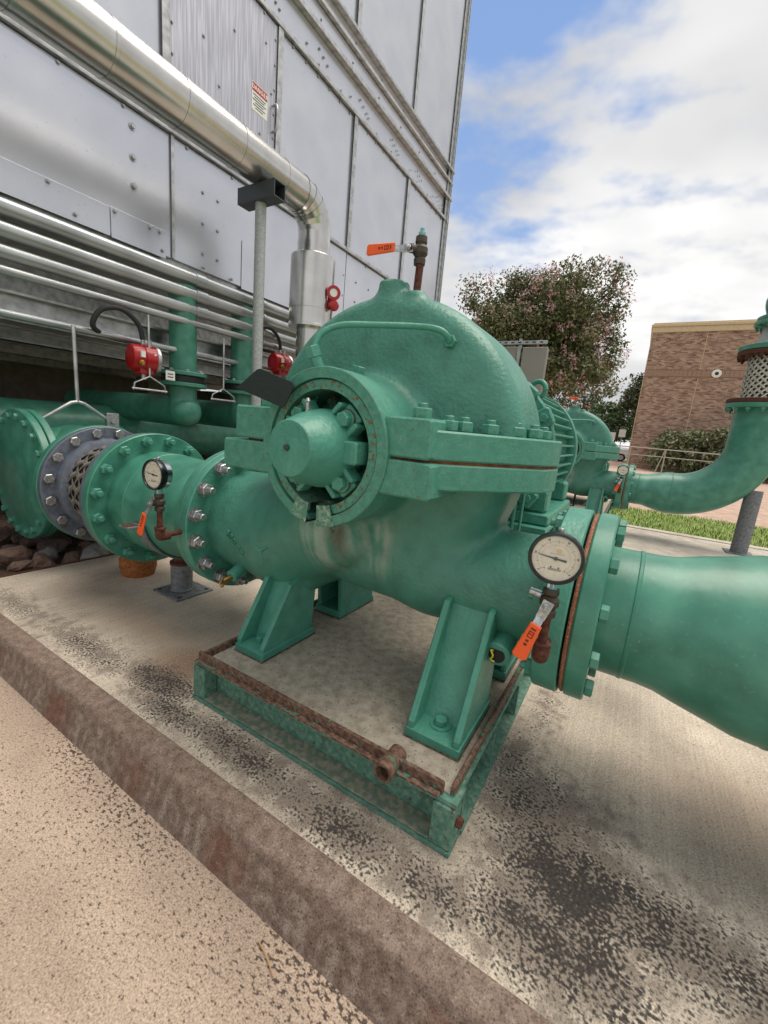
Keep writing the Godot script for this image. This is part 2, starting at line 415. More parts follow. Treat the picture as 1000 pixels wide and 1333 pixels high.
func upper_field(p: Vector3) -> float:
	var y := p.y - YS
	var az := absf(p.z)
	var d := volute(p.x, y, p.z, 0.476, 0.155, 0.05)
	d = smin(d, cyl_z(p.x, y, az, 0.214, 0.0, 0.42, 0.012), 0.05)
	d = smin(d, cone_dist(p, Vector3(0.0, 1.34, 0.10), Vector3(0.0, 1.46, 0.10), 0.056, 0.046), 0.03)
	d = smin(d, cone_dist(p, Vector3(0.085, 1.32, 0.11), Vector3(0.085, 1.385, 0.11), 0.038, 0.034), 0.02)
	if p.x > 0.052: d = maxf(d, p.y - 1.405)
	d = maxf(d, p.y - 1.442)
	d = maxf(d, -cyl_z(p.x, y, az, 0.188, 0.26, 0.7, 0.004))
	d = maxf(d, (YS + 0.004) - p.y)
	return d

func lower_field(p: Vector3) -> float:
	var y := p.y - YS
	var az := absf(p.z)
	var q := Vector3(p.x, p.y, az)
	var d := volute(p.x, y, p.z, 0.455, 0.15, 0.10)
	d = smin(d, cone_dist(p, Vector3(0.66, 0.545, 0), Vector3(0.22, 0.545, 0), 0.170, 0.166), 0.05)
	d = smin(d, cone_dist(p, Vector3(0.22, 0.545, 0), Vector3(-0.1, 0.56, 0), 0.166, 0.17), 0.05)
	var s := cone_dist(p, Vector3(-0.80, 0.525, 0), Vector3(-0.42, 0.52, 0), 0.222, 0.226)
	s = smin(s, cone_dist(q, Vector3(-0.42, 0.525, 0.03), Vector3(-0.11, 0.67, 0.155), 0.215, 0.172), 0.08)
	s = smin(s, cyl_z(p.x, y, az, 0.214, 0.0, 0.42, 0.012), 0.07)
	d = smin(d, s, 0.028)
	d = smin(d, cone_dist(q, Vector3(-0.32, 0.43, 0.06), Vector3(-0.32, 0.37, 0.12), 0.085, 0.06), 0.05)
	d = smin(d, cone_dist(q, Vector3(0.40, 0.47, 0.03), Vector3(0.40, 0.42, 0.07), 0.08, 0.06), 0.05)
	d = maxf(d, -cyl_z(p.x, y, az, 0.188, 0.26, 0.7, 0.004))
	d = maxf(d, -maxf(maxf(absf(p.x + 0.012) - 0.017, YS - 0.0 - 0.26 - p.y), maxf(0.30 - az, p.y - YS + 0.10)))
	d = maxf(d, p.y - (YS - 0.004))
	d = maxf(d, absf(p.x) - 0.80)
	return d

func green_lin() -> Color: return Color(0.074, 0.266, 0.200)

func upper_colour(p: Vector3) -> Color:
	return green_lin()

func lower_colour(p: Vector3) -> Color:
	# lime runs and a rust run below the drip slot of the front bearing ring
	var c := green_lin()
	if p.z > 0.02 and p.y < 0.72 and absf(p.x + 0.02) < 0.30:
		var side := exp(-pow((p.x + 0.085) / 0.05, 2.0)) + exp(-pow((p.x - 0.08) / 0.04, 2.0)) + 0.6 * exp(-pow((p.x + 0.01) / 0.07, 2.0))
		var down := clampf((0.73 - p.y) / 0.06, 0.0, 1.0) * clampf((p.y - 0.46) / 0.16, 0.0, 1.0)
		var run := run_noise.get_noise_2d(p.x * 760.0, p.y * 40.0) * 0.5 + 0.5
		var fine := run_noise.get_noise_3d(p.x * 420.0, p.y * 200.0, p.z * 200.0) * 0.5 + 0.5
		var a := clampf((run * 0.75 + fine * 0.45 - 0.44) * 3.4, 0.0, 1.0) * clampf(side * down * 1.3, 0.0, 1.0)
		c = c.lerp(Color(0.52, 0.54, 0.48), a * 0.5)
		var r := exp(-pow((p.x + 0.015) / 0.022, 2.0)) * clampf((p.y - 0.54) / 0.12, 0.0, 1.0)
		c = c.lerp(Color(0.10, 0.045, 0.022), clampf(r * (0.4 + fine), 0.0, 0.85))
	return c

func field_mesh(f: Callable, lo: Vector3, hi: Vector3, h: float, tint: Callable) -> ArrayMesh:
	var n := Vector3i(((hi - lo) / h).ceil()) + Vector3i.ONE
	var val := PackedFloat32Array()
	val.resize(n.x * n.y * n.z)
	val.fill(1e9)
	var B := 6
	var cells := []
	var reach := h * B * 0.87 + h
	for bz in range(0, n.z - 1, B):
		for by in range(0, n.y - 1, B):
			for bxx in range(0, n.x - 1, B):
				var cpos := lo + Vector3(bxx + B * 0.5, by + B * 0.5, bz + B * 0.5) * h
				if absf(f.call(cpos)) > reach: continue
				for z in range(bz, mini(bz + B, n.z - 1) + 1):
					for y in range(by, mini(by + B, n.y - 1) + 1):
						for x in range(bxx, mini(bxx + B, n.x - 1) + 1):
							var i := x + n.x * (y + n.y * z)
							if val[i] > 1e8: val[i] = f.call(lo + Vector3(x, y, z) * h)
				cells.append(Vector3i(bxx, by, bz))
	var verts := PackedVector3Array()
	var norms := PackedVector3Array()
	var cols := PackedColorArray()
	var idx := PackedInt32Array()
	var at := {}
	var sx := 1
	var sy := n.x
	var sz := n.x * n.y
	for c in cells:
		for z in range(c.z, mini(c.z + B, n.z - 1)):
			for y in range(c.y, mini(c.y + B, n.y - 1)):
				for x in range(c.x, mini(c.x + B, n.x - 1)):
					var i := x + sy * y + sz * z
					var v := [val[i], val[i + 1], val[i + sy], val[i + sy + 1], val[i + sz], val[i + sz + 1], val[i + sz + sy], val[i + sz + sy + 1]]
					var neg := 0
					for k in 8:
						if v[k] < 0.0: neg += 1
					if neg == 0 or neg == 8: continue
					var sum := Vector3.ZERO
					var cnt := 0
					for e in [[0, 1], [2, 3], [4, 5], [6, 7], [0, 2], [1, 3], [4, 6], [5, 7], [0, 4], [1, 5], [2, 6], [3, 7]]:
						var a: float = v[e[0]]
						var b: float = v[e[1]]
						if (a < 0.0) == (b < 0.0): continue
						var t := a / (a - b)
						var pa := Vector3(e[0] & 1, (e[0] >> 1) & 1, e[0] >> 2)
						var pb := Vector3(e[1] & 1, (e[1] >> 1) & 1, e[1] >> 2)
						sum += pa.lerp(pb, t)
						cnt += 1
					at[i] = verts.size()
					var pos := lo + (Vector3(x, y, z) + sum / cnt) * h
					verts.append(pos)
					var e1 := h * 0.35
					var g := Vector3(f.call(pos + Vector3(e1, 0, 0)) - f.call(pos - Vector3(e1, 0, 0)), f.call(pos + Vector3(0, e1, 0)) - f.call(pos - Vector3(0, e1, 0)), f.call(pos + Vector3(0, 0, e1)) - f.call(pos - Vector3(0, 0, e1)))
					norms.append(g.normalized())
					cols.append(tint.call(pos))
	for i in at:
		for k in 3:
			var st: int = [sx, sy, sz][k]
			var u: int = [sy, sz, sx][k]
			var w: int = [sz, sx, sy][k]
			if (val[i] < 0.0) == (val[i + st] < 0.0): continue
			if not (at.has(i - u) and at.has(i - w) and at.has(i - u - w)): continue
			var a: int = at[i]; var b: int = at[i - u]; var c: int = at[i - u - w]; var d: int = at[i - w]
			if val[i] < 0.0: idx.append_array([a, c, b, a, d, c])
			else: idx.append_array([a, b, c, a, c, d])
	var arr := []
	arr.resize(Mesh.ARRAY_MAX)
	arr[Mesh.ARRAY_VERTEX] = verts
	arr[Mesh.ARRAY_NORMAL] = norms
	arr[Mesh.ARRAY_COLOR] = cols
	arr[Mesh.ARRAY_INDEX] = idx
	var m := ArrayMesh.new()
	m.add_surface_from_arrays(Mesh.PRIMITIVE_TRIANGLES, arr)
	return m

func mesh_part(called: String, mesh: Mesh, m: Material, parent: Node) -> MeshInstance3D:
	var o := MeshInstance3D.new()
	o.mesh = mesh
	o.material_override = m
	o.name = called
	parent.add_child(o, true)
	return o

# ------------------------------------------------------------------ the pump
func pump_foot(root: Node3D, x0: float, x1: float, zs: float, ztop: float, ytop: float) -> void:
	var t := new_st()
	var zf := 0.358
	var th := 0.02
	var prof := [Vector2(0.10, 0.150), Vector2(zf, 0.150), Vector2(zf, 0.196), Vector2(ztop + 0.03, ytop), Vector2(ztop - 0.06, ytop + 0.03), Vector2(0.08, ytop)]
	for x in [x0, x1 - th]:
		if zs > 0: prism(t, prof, th, plane_xf(Vector3(x + th, 0, 0), Vector3(0, 0, 1), Vector3(0, 1, 0)) * Transform3D(Basis.IDENTITY, Vector3(0, 0, 0)), 0.004)
		else: prism(t, prof, th, plane_xf(Vector3(x, 0, 0), Vector3(0, 0, -1), Vector3(0, 1, 0)), 0.004)
	# sloping web between the ribs and the sole plate
	var w := 0.055
	var web := [Vector2(zf - 0.10, 0.17), Vector2(zf - 0.07, 0.172), Vector2(ztop + 0.03 - w + 0.02, ytop - 0.005), Vector2(ztop - w - 0.02, ytop)]
	var sole := [Vector2(0.09, 0.150), Vector2(zf + 0.004, 0.150), Vector2(zf + 0.004, 0.174), Vector2(zf - 0.012, 0.180), Vector2(0.09, 0.180)]
	if zs > 0:
		prism(t, web, x1 - x0 - 0.01, plane_xf(Vector3(x1 - 0.005, 0, 0), Vector3(0, 0, 1), Vector3(0, 1, 0)), 0.0)
		prism(t, sole, x1 - x0 + 0.008, plane_xf(Vector3(x1 + 0.004, 0, 0), Vector3(0, 0, 1), Vector3(0, 1, 0)), 0.003)
	else:
		prism(t, web, x1 - x0 - 0.01, plane_xf(Vector3(x0 + 0.005, 0, 0), Vector3(0, 0, -1), Vector3(0, 1, 0)), 0.0)
		prism(t, sole, x1 - x0 + 0.008, plane_xf(Vector3(x0 - 0.004, 0, 0), Vector3(0, 0, -1), Vector3(0, 1, 0)), 0.003)
	var f := obj("foot", t, M.green, root)
	var b := new_st()
	hex(b, Vector3((x0 + x1) * 0.5, 0.180, zs * (zf - 0.058)), Vector3.UP, 0.019, 0.018, 0.031)
	obj("anchor_bolt", b, M.green, f)
	var sh := new_st()
	bx(sh, Vector3(x0 - 0.006, 0.1475, minf(zs * 0.08, zs * (zf + 0.008))), Vector3(x1 + 0.006, 0.1497, maxf(zs * 0.08, zs * (zf + 0.008))), 0.0)
	obj("shim", sh, M.skid_rust, f)

func ring_flange(root: Node, called: String, c: Vector3, dir: Vector3, r0: float, r1: float, th: float, m: Material) -> MeshInstance3D:
	var t := new_st()
	lathe(t, disc_ring(r0, r1, 0.0, th, 0.004), ax(c, dir), 72)
	return obj(called, t, m, root)

func bolt_circle(root: Node, called: String, mesh: Mesh, m: Material, c: Vector3, dir: Vector3, r: float, n: int, phase := 0.5) -> void:
	var xf := ax(c, dir)
	for k in n:
		var t := TAU * (k + phase) / n
		var p := xf * Vector3(cos(t) * r, 0, sin(t) * r)
		var spin := Basis(dir.normalized(), t * 1.7 + k)
		inst(called, mesh, m, root, Transform3D(spin * xf.basis, p))

func make_pump() -> Node3D:
	var root := thing("split_case_pump", "large green split case pump with open bearing ring beside the kerb", "pump", PUMP, "horizontal split case pumps")
	O = Vector3.ZERO
	var up := mesh_part("upper_casing", field_mesh(upper_field, Vector3(-0.52, 0.90, -0.46), Vector3(0.52, 1.47, 0.46), 0.0105, upper_colour), M.cast, root)
	var low := mesh_part("lower_casing", field_mesh(lower_field, Vector3(-0.83, 0.27, -0.46), Vector3(0.83, 0.95, 0.46), 0.0105, lower_colour), M.cast, root)
	# split flanges
	var half := [Vector2(0.205, 0.405), Vector2(0.31, 0.40), Vector2(0.375, 0.325), Vector2(0.535, 0.10), Vector2(0.552, 0.0), Vector2(0.535, -0.10), Vector2(0.375, -0.325), Vector2(0.31, -0.40), Vector2(0.205, -0.405)]
	var plan := []
	for v in half: plan.append(v)
	for i in range(half.size() - 1, -1, -1): plan.append(Vector2(-half[i].x, half[i].y))
	# the flange is a plate round the casing: left and right halves, each butting on the ring
	var xfu := Transform3D(Basis(Vector3(1, 0, 0), Vector3(0, 0, -1), Vector3(0, 1, 0)), Vector3(0, 0, 0))
	for side in [1.0, -1.0]:
		var poly := []
		for v in half: poly.append(Vector2(v.x * side, -v.y))
		var t := new_st()
		prism(t, poly, 0.074, xfu.translated(Vector3(0, YS + 0.003, 0)), 0.005)
		obj("upper_flange", t, M.green_worn, root)
		t = new_st()
		var poly2 := []
		for v in half: poly2.append(Vector2(v.x * side, -v.y))
		prism(t, poly2, 0.069, xfu.translated(Vector3(0, YS - 0.072, 0)), 0.005)
		obj("lower_flange", t, M.green_worn, root)
		t = new_st()
		prism(t, inset(poly, 0.004), 0.02, xfu.translated(Vector3(0, YS - 0.010, 0)), 0.0)
		obj("split_line_gasket", t, M.seam, root)
		# bearing bracket blocks, front and rear
		for zs in [1.0, -1.0]:
			var z0 := minf(zs * 0.23, zs * 0.412)
			var z1 := maxf(zs * 0.23, zs * 0.412)
			var xo := 0.325 if side > 0 else 0.352
			t = new_st()
			bx(t, Vector3(minf(side * 0.19, side * xo), YS + 0.0035, z0), Vector3(maxf(side * 0.19, side * xo), YS + 0.102, z1), 0.007)
			obj("upper_bracket_block", t, M.green_worn, root)
			xo = 0.338 if side > 0 else 0.402
			t = new_st()
			bx(t, Vector3(minf(side * 0.19, side * xo), YS - 0.094, z0 + 0.004 * zs), Vector3(maxf(side * 0.19, side * xo), YS - 0.0035, z1 + 0.004 * zs), 0.007)
			obj("lower_bracket_block", t, M.green_worn, root)
	var nut := hex_mesh(0.024, 0.026, 0.0, 0.012)
	for side in [1.0, -1.0]:
		for zs in [1.0, -1.0]:
			inst("casing_nut", nut, M.green_worn, root, Transform3D(Basis(Vector3.UP, 0.3), Vector3(side * 0.268, YS + 0.102, zs * 0.355)))
			for q in [[0.322, 0.330], [0.350, 0.292], [0.397, 0.215], [0.447, 0.135], [0.483, 0.075]]:
				inst("casing_nut", nut, M.green_worn, root, Transform3D(Basis(Vector3.UP, q[0] * 20.0), Vector3(side * q[0], YS + 0.078, zs * q[1] * 0.93)))
	# bearing housings at both ends
	for zs in [1.0, -1.0]:
		var d := Vector3(0, 0, zs)
		var t := new_st()
		var xf := ax(Vector3(0, YS, 0), d)
		lathe(t, disc_ring(0.158, 0.1845, 0.30, 0.417, 0.003), xf, 72, deg_to_rad(99), deg_to_rad(449))
		lathe(t, disc_ring(0.158, 0.1845, 0.30, 0.34, 0.003), xf, 72)
		for a in [0.35, 2.0, 3.9]:
			var b := Basis(Vector3(0, 0, 1), a)
			bx(t, Vector3(0.07, -0.016, 0.285), Vector3(0.165, 0.016, 0.305), 0.003, Transform3D(b if zs > 0 else Basis(Vector3.UP, PI) * b, Vector3(0, YS, 0)))
		obj("bearing_bracket_ring", t, M.ring_worn, root)
		t = new_st()
		lathe(t, disc_ring(0.1868, 0.2165, 0.33, 0.4235, 0.003), xf, 90, deg_to_rad(99), deg_to_rad(449))
		obj("casing_ring", t, M.green_ring, root)
		t = new_st()
		lathe(t, [Vector2(0, 0.262), Vector2(0.187, 0.262), Vector2(0.187, 0.27), Vector2(0.0, 0.27)], xf, 40)
		obj("stuffing_box_wall", t, M.green, root)
		t = new_st()
		lathe(t, [Vector2(0.05, 0.27), Vector2(0.08, 0.275), Vector2(0.09, 0.33), Vector2(0.106, 0.36), Vector2(0.108, 0.40), Vector2(0.106, 0.425), Vector2(0.094, 0.475), Vector2(0.080, 0.515), Vector2(0.075, 0.529), Vector2(0.0735, 0.5315), Vector2(0.0725, 0.537), Vector2(0.0695, 0.5405), Vector2(0.066, 0.541), Vector2(0.0, 0.541)], xf, 56)
		var house := obj("bearing_housing", t, M.green, root)
		for a in [0.0, 0.80, -0.82, PI - 0.85, PI + 0.82]:
			var c := Vector3(cos(a) * 0.119, YS + sin(a) * 0.119, 0)
			t = new_st()
			var b := Basis(Vector3(0, 0, 1), a)
			var far := 0.028 if absf(fmod(a, PI)) > 0.3 and absf(fmod(a, PI)) < 2.9 else 0.02
			var flip := Basis.IDENTITY if zs > 0 else Basis(Vector3.UP, PI)
			bx(t, Vector3(-0.03, -0.03, 0.385), Vector3(far, 0.03, 0.445 if far < 0.025 else 0.412), 0.006, Transform3D(flip * b, flip * c))
			if far > 0.025:
				bx(t, Vector3(-0.03, 0.030, 0.385), Vector3(far - 0.010, 0.043, 0.432), 0.004, Transform3D(flip * b, flip * c))
				bx(t, Vector3(-0.03, -0.044, 0.385), Vector3(far - 0.010, -0.030, 0.432), 0.004, Transform3D(flip * b, flip * c))
			obj("lug", t, M.green, house)
			if far > 0.025:
				t = new_st()
				hex(t, flip * (c + Vector3(-cos(a) * 0.004, -sin(a) * 0.004, 0.415)), d, 0.021, 0.02, 0.026, 0.0, a)
				obj("bolt", t, M.green, house)
				t = new_st()
				lathe(t, disc_ring(0.02, 0.0285, 0.0, 0.003, 0.001), ax(flip * (c + Vector3(-cos(a) * 0.004, -sin(a) * 0.004, 0.4155)), d), 20)
				obj("rusty_washer", t, M.rust, house)
		t = new_st()
		hex(t, Vector3(-0.004, YS + 0.002, zs * 0.541), d, 0.0085, 0.007)
		obj("cap_screw", t, M.steel_dark, house)
		t = new_st()
		cyl(t, Vector3(-0.02, YS + 0.09, zs * 0.455), Vector3(-0.02, YS + 0.118, zs * 0.455), 0.006, 10)
		lathe(t, [Vector2(0.004, 0), Vector2(0.008, 0.006), Vector2(0.004, 0.014), Vector2(0, 0.015)], ax(Vector3(-0.02, YS + 0.116, zs * 0.455), Vector3.UP), 10)
		obj("grease_fitting", t, M.zinc, house)
	# lime stained lip and rust run under the ring
	var t2 := new_st()
	lathe(t2, disc_ring(0.157, 0.2175, 0.345, 0.4245, 0.002), ax(Vector3(0, YS, 0), Vector3(0, 0, 1)), 16, deg_to_rad(72), deg_to_rad(88.7))
	lathe(t2, disc_ring(0.157, 0.2175, 0.345, 0.4245, 0.002), ax(Vector3(0, YS, 0), Vector3(0, 0, 1)), 14, deg_to_rad(99.3), deg_to_rad(116))
	obj("lime_stained_lip", t2, M.lime, root)
	# pipe flanges
	var sf := ring_flange(root, "suction_flange", Vector3(-0.79, 0.525, 0), Vector3(1, 0, 0), 0.20, 0.32, 0.043, M.green)
	bolt_circle(sf, "nut", hex_mesh(0.027, 0.024, 0.032, 0.030), M.zinc, Vector3(-0.747, 0.525, 0), Vector3(1, 0, 0), 0.286, 16)
	var df := ring_flange(root, "discharge_flange", Vector3(0.60, 0.545, 0), Vector3(1, 0, 0), 0.17, 0.271, 0.066, M.green)
	bolt_circle(df, "nut", hex_mesh(0.022, 0.02, 0.0, 0.014), M.green, Vector3(0.60, 0.545, 0), Vector3(-1, 0, 0), 0.238, 12)
	for zs in [1.0, -1.0]:
		pump_foot(root, -0.392, -0.256, zs, 0.20, 0.40)
		pump_foot(root, 0.322, 0.478, zs, 0.158, 0.505)
	# flush line from ring to casing
	t2 = new_st()
	tube(t2, [Vector3(-0.028, YS + 0.175, 0.385), Vector3(-0.05, YS + 0.262, 0.412)], 0.0155, 14)
	hex(t2, Vector3(-0.03, YS + 0.185, 0.388), Vector3(-0.22, 0.87, 0.27), 0.02, 0.02)
	hex(t2, Vector3(-0.046, YS + 0.24, 0.405), Vector3(-0.22, 0.87, 0.27), 0.021, 0.03)
	tube(t2, curve([Vector3(-0.052, YS + 0.265, 0.405), Vector3(-0.046, YS + 0.305, 0.385), Vector3(-0.01, YS + 0.335, 0.345), Vector3(0.07, YS + 0.345, 0.29), Vector3(0.16, YS + 0.352, 0.23), Vector3(0.215, YS + 0.347, 0.212), Vector3(0.238, YS + 0.335, 0.20), Vector3(0.242, YS + 0.32, 0.185)]), 0.0085, 12)
	hex(t2, Vector3(0.242, YS + 0.322, 0.165), Vector3(0, 0, 1), 0.018, 0.02)
	obj("flush_tube", t2, M.green, root)
	t2 = new_st()
	hex(t2, Vector3(0.045, YS + 0.208, 0.33), Vector3(0.2, 1, 0), 0.019, 0.022)
	obj("plug", t2, M.green, root)
	# casting marks
	var tm := TextMesh.new()
	tm.text = "200-48"
	tm.font = SystemFont.new()
	tm.font.font_names = PackedStringArray(["Droid Sans"])
	tm.font_size = 40
	tm.pixel_size = 0.0011
	tm.depth = 0.008
	var lt := MeshInstance3D.new()
	lt.mesh = tm
	lt.material_override = M.green
	lt.name = "cast_lettering"
	root.add_child(lt)
	lt.transform = Transform3D(Basis(Vector3(0.86, -0.50, 0.09), Vector3(-0.17, -0.11, 0.97).cross(Vector3(0.86, -0.50, 0.09)), Vector3(-0.17, -0.11, 0.97)).orthonormalized(), Vector3(-0.555, 0.497, 0.236))
	t2 = new_st()
	tube(t2, [Vector3(-0.445, 0.532, 0.256), Vector3(-0.385, 0.510, 0.261), Vector3(-0.345, 0.532, 0.268)], [0.004, 0.008, 0.004], 8)
	tube(t2, [Vector3(-0.383, 0.511, 0.261), Vector3(-0.392, 0.448, 0.244)], [0.008, 0.004], 8)
	obj("cast_arrow", t2, M.green, root)
	# drain bosses
	t2 = new_st()
	cyl(t2, Vector3(-0.60, 0.36, 0.16), Vector3(-0.60, 0.335, 0.215), 0.028, 18, 0.003)
	obj("drain_boss", t2, M.green, root)
	t2 = new_st()
	cyl(t2, Vector3(0.50, 0.40, 0.10), Vector3(0.50, 0.385, 0.185), 0.038, 20, 0.004)
	obj("drain_boss", t2, M.green, root)
	t2 = new_st()
	cyl(t2, Vector3(-0.60, 0.336, 0.212), Vector3(-0.607, 0.325, 0.245), 0.010, 10)
	tube(t2, curve([Vector3(-0.615, 0.335, 0.24), Vector3(-0.625, 0.315, 0.25), Vector3(-0.612, 0.30, 0.252), Vector3(-0.60, 0.315, 0.248)]), 0.004, 8)
	obj("drain_cock", t2, M.brass, root)
	t2 = new_st()
	cyl(t2, Vector3(0.50, 0.386, 0.180), Vector3(0.50, 0.3855, 0.187), 0.024, 18)
	obj("threaded_hole", t2, M.black, root)
	t2 = new_st()
	tube(t2, curve([Vector3(0.49, 0.395, 0.184), Vector3(0.485, 0.40, 0.196), Vector3(0.493, 0.387, 0.20), Vector3(0.487, 0.372, 0.196), Vector3(0.497, 0.366, 0.19)]), 0.0028, 6)
	obj("yellow_tie", t2, mat(g8(214, 196, 70), 0.5), root)
	# shaft guard plate beside the housing
	t2 = new_st()
	var gp := [Vector2(-0.262, 0.145), Vector2(-0.19, 0.197), Vector2(-0.176, 0.199), Vector2(-0.07, 0.168), Vector2(-0.064, 0.158), Vector2(-0.092, 0.105), Vector2(-0.10, 0.10)]
	prism(t2, gp, 0.004, Transform3D(Basis(Vector3(0, 1, 0), 0.12), Vector3(0, YS, 0.452)), 0.001)
	obj("guard_plate", t2, M.guard, root)
	t2 = new_st()
	prism(t2, [Vector2(-0.118, 0.06), Vector2(-0.07, 0.155), Vector2(-0.092, 0.16), Vector2(-0.14, 0.075)], 0.004, Transform3D(Basis(Vector3(0, 1, 0), -0.5), Vector3(0, YS, 0.395)), 0.001)
	obj("guard_bracket", t2, M.green, root)
	return root

func make_motor() -> Node3D:
	var at := Vector3(PUMP.x, 0, -2.55)
	var root := thing("electric_motor", "green finned electric motor behind the large near pump", "motor", at, "pump motors")
	O = Vector3.ZERO
	var t := new_st()
	var xf := ax(Vector3(0, YS, 0), Vector3(0, 0, 1))
	lathe(t, [Vector2(0, -0.45), Vector2(0.33, -0.45), Vector2(0.345, -0.43), Vector2(0.345, 0.36), Vector2(0.33, 0.37), Vector2(0.335, 0.385), Vector2(0.335, 0.41), Vector2(0.31, 0.43), Vector2(0.22, 0.47), Vector2(0.12, 0.49), Vector2(0.10, 0.51), Vector2(0.0, 0.51)], xf, 56)
	var body := obj("body", t, M.green, root)
	for k in 44:
		var a := TAU * k / 44.0
		if absf(sin(a)) > 0.93: continue
		t = new_st()
		bx(t, Vector3(0.34, -0.005, -0.40), Vector3(0.392, 0.005, 0.35), 0.002, Transform3D(Basis(Vector3(0, 0, 1), a), Vector3(0, YS, 0)))
		obj("fin", t, M.green, body)
	t = new_st()
	lathe(t, disc_ring(0.34, 0.40, 0.352, 0.385, 0.008), xf, 56)
	lathe(t, [Vector2(0, -0.62), Vector2(0.30, -0.62), Vector2(0.385, -0.56), Vector2(0.40, -0.50), Vector2(0.40, -0.41), Vector2(0.34, -0.405)], xf, 56)
	obj("end_bell", t, M.green, root)
	for a in [0.9, 0.5, 2.2, 2.6, -0.6, PI + 0.6]:
		t = new_st()
		var b := Basis(Vector3(0, 0, 1), a)
		bx(t, Vector3(0.30, -0.045, 0.375), Vector3(0.415, 0.045, 0.41), 0.012, Transform3D(b, Vector3(0, YS, 0)))
		var lug := obj("bolt_lug", t, M.green, root)
		t = new_st()
		hex(t, b * Vector3(0.375, 0, 0.41) + Vector3(0, YS, 0), Vector3(0, 0, 1), 0.022, 0.018)
		obj("bolt", t, M.green, lug)
	t = new_st()
	var eye := Vector3(0.245, YS + 0.325, 0.24)
	var ring := []
	for k in 25: ring.append(eye + Vector3(cos(TAU * k / 24.0) * 0.043, sin(TAU * k / 24.0) * 0.043, cos(TAU * k / 24.0) * 0.02))
	tube(t, ring, 0.013, 12, false)
	cyl(t, eye + Vector3(-0.03, -0.085, 0), eye + Vector3(-0.01, -0.04, 0), 0.024, 14)
	obj("lifting_eye", t, M.green, root)
	t = new_st()
	bx(t, Vector3(-0.13, YS + 0.30, -0.15), Vector3(0.13, YS + 0.40, 0.18), 0.012)
	obj("top_pad", t, M.green, root)
	for side in [1.0, -1.0]:
		t = new_st()
		bx(t, Vector3(minf(side * 0.20, side * 0.425), 0.585, -0.36), Vector3(maxf(side * 0.20, side * 0.425), 0.64, 0.40), 0.008)
		for z in [-0.30, 0.30]:
			bx(t, Vector3(minf(side * 0.24, side * 0.40), 0.6405, z - 0.05), Vector3(maxf(side * 0.24, side * 0.40), 0.76, z + 0.06), 0.014)
		obj("motor_foot", t, M.green, root)
		t = new_st()
		bx(t, Vector3(minf(side * 0.18, side * 0.43), 0.555, -0.42), Vector3(maxf(side * 0.18, side * 0.43), 0.582, 0.46), 0.003)
		bx(t, Vector3(minf(side * 0.24, side * 0.37), 0.150, -0.40), Vector3(maxf(side * 0.24, side * 0.37), 0.5545, 0.43), 0.003)
		bx(t, Vector3(minf(side * 0.20, side * 0.43), 0.149, -0.405), Vector3(maxf(side * 0.20, side * 0.43), 0.162, 0.45), 0.002)
		var ped := obj("pedestal", t, M.green, root)
		for z in [-0.3, -0.1, 0.1, 0.27, 0.44]:
			t = new_st()
			bx(t, Vector3(minf(side * 0.371, side * 0.42), 0.163, z - 0.006), Vector3(maxf(side * 0.371, side * 0.42), 0.5545, z + 0.006), 0.001)
			obj("gusset", t, M.green, ped)
	# coupling and its guard
	t = new_st()
	cyl(t, Vector3(0, YS, 0.50), Vector3(0, YS, 0.71), 0.04, 20)
	obj("shaft", t, M.zinc, root)
	t = new_st()
	lathe(t, disc_ring(0.13, 0.137, 0.53, 0.70, 0.001), xf, 40)
	bx(t, Vector3(-0.11, 0.15, 0.60), Vector3(-0.09, YS - 0.12, 0.68), 0.002)
	bx(t, Vector3(0.09, 0.15, 0.60), Vector3(0.11, YS - 0.12, 0.68), 0.002)
	obj("coupling_guard", t, M.guard, root)
	t = new_st()
	tube(t, [Vector3(0.30, 0.16, 0.60), Vector3(0.30, 0.86, 0.60)], 0.009, 10)
	tube(t, [Vector3(0.335, 0.16, 0.60), Vector3(0.335, 0.80, 0.60)], 0.007, 10)
	obj("drain_tube", t, M.green, root)
	return root

func channel(t: SurfaceTool, a: Vector3, b: Vector3, out: Vector3) -> void:     # channel lying along a-b, open side facing out
	var d := (b - a)
	var L := d.length()
	var xf := Transform3D(Basis(-out, Vector3.UP, (-out).cross(Vector3.UP)), a)
	if xf.basis.z.dot(d) < 0.0: xf.origin = b
	var w := 0.075
	prism(t, [Vector2(0, 0.002), Vector2(w, 0.002), Vector2(w, 0.142), Vector2(0.012, 0.142), Vector2(0.010, 0.132), Vector2(w - 0.014, 0.126), Vector2(w - 0.014, 0.018), Vector2(0, 0.012)], L, xf, 0.0)

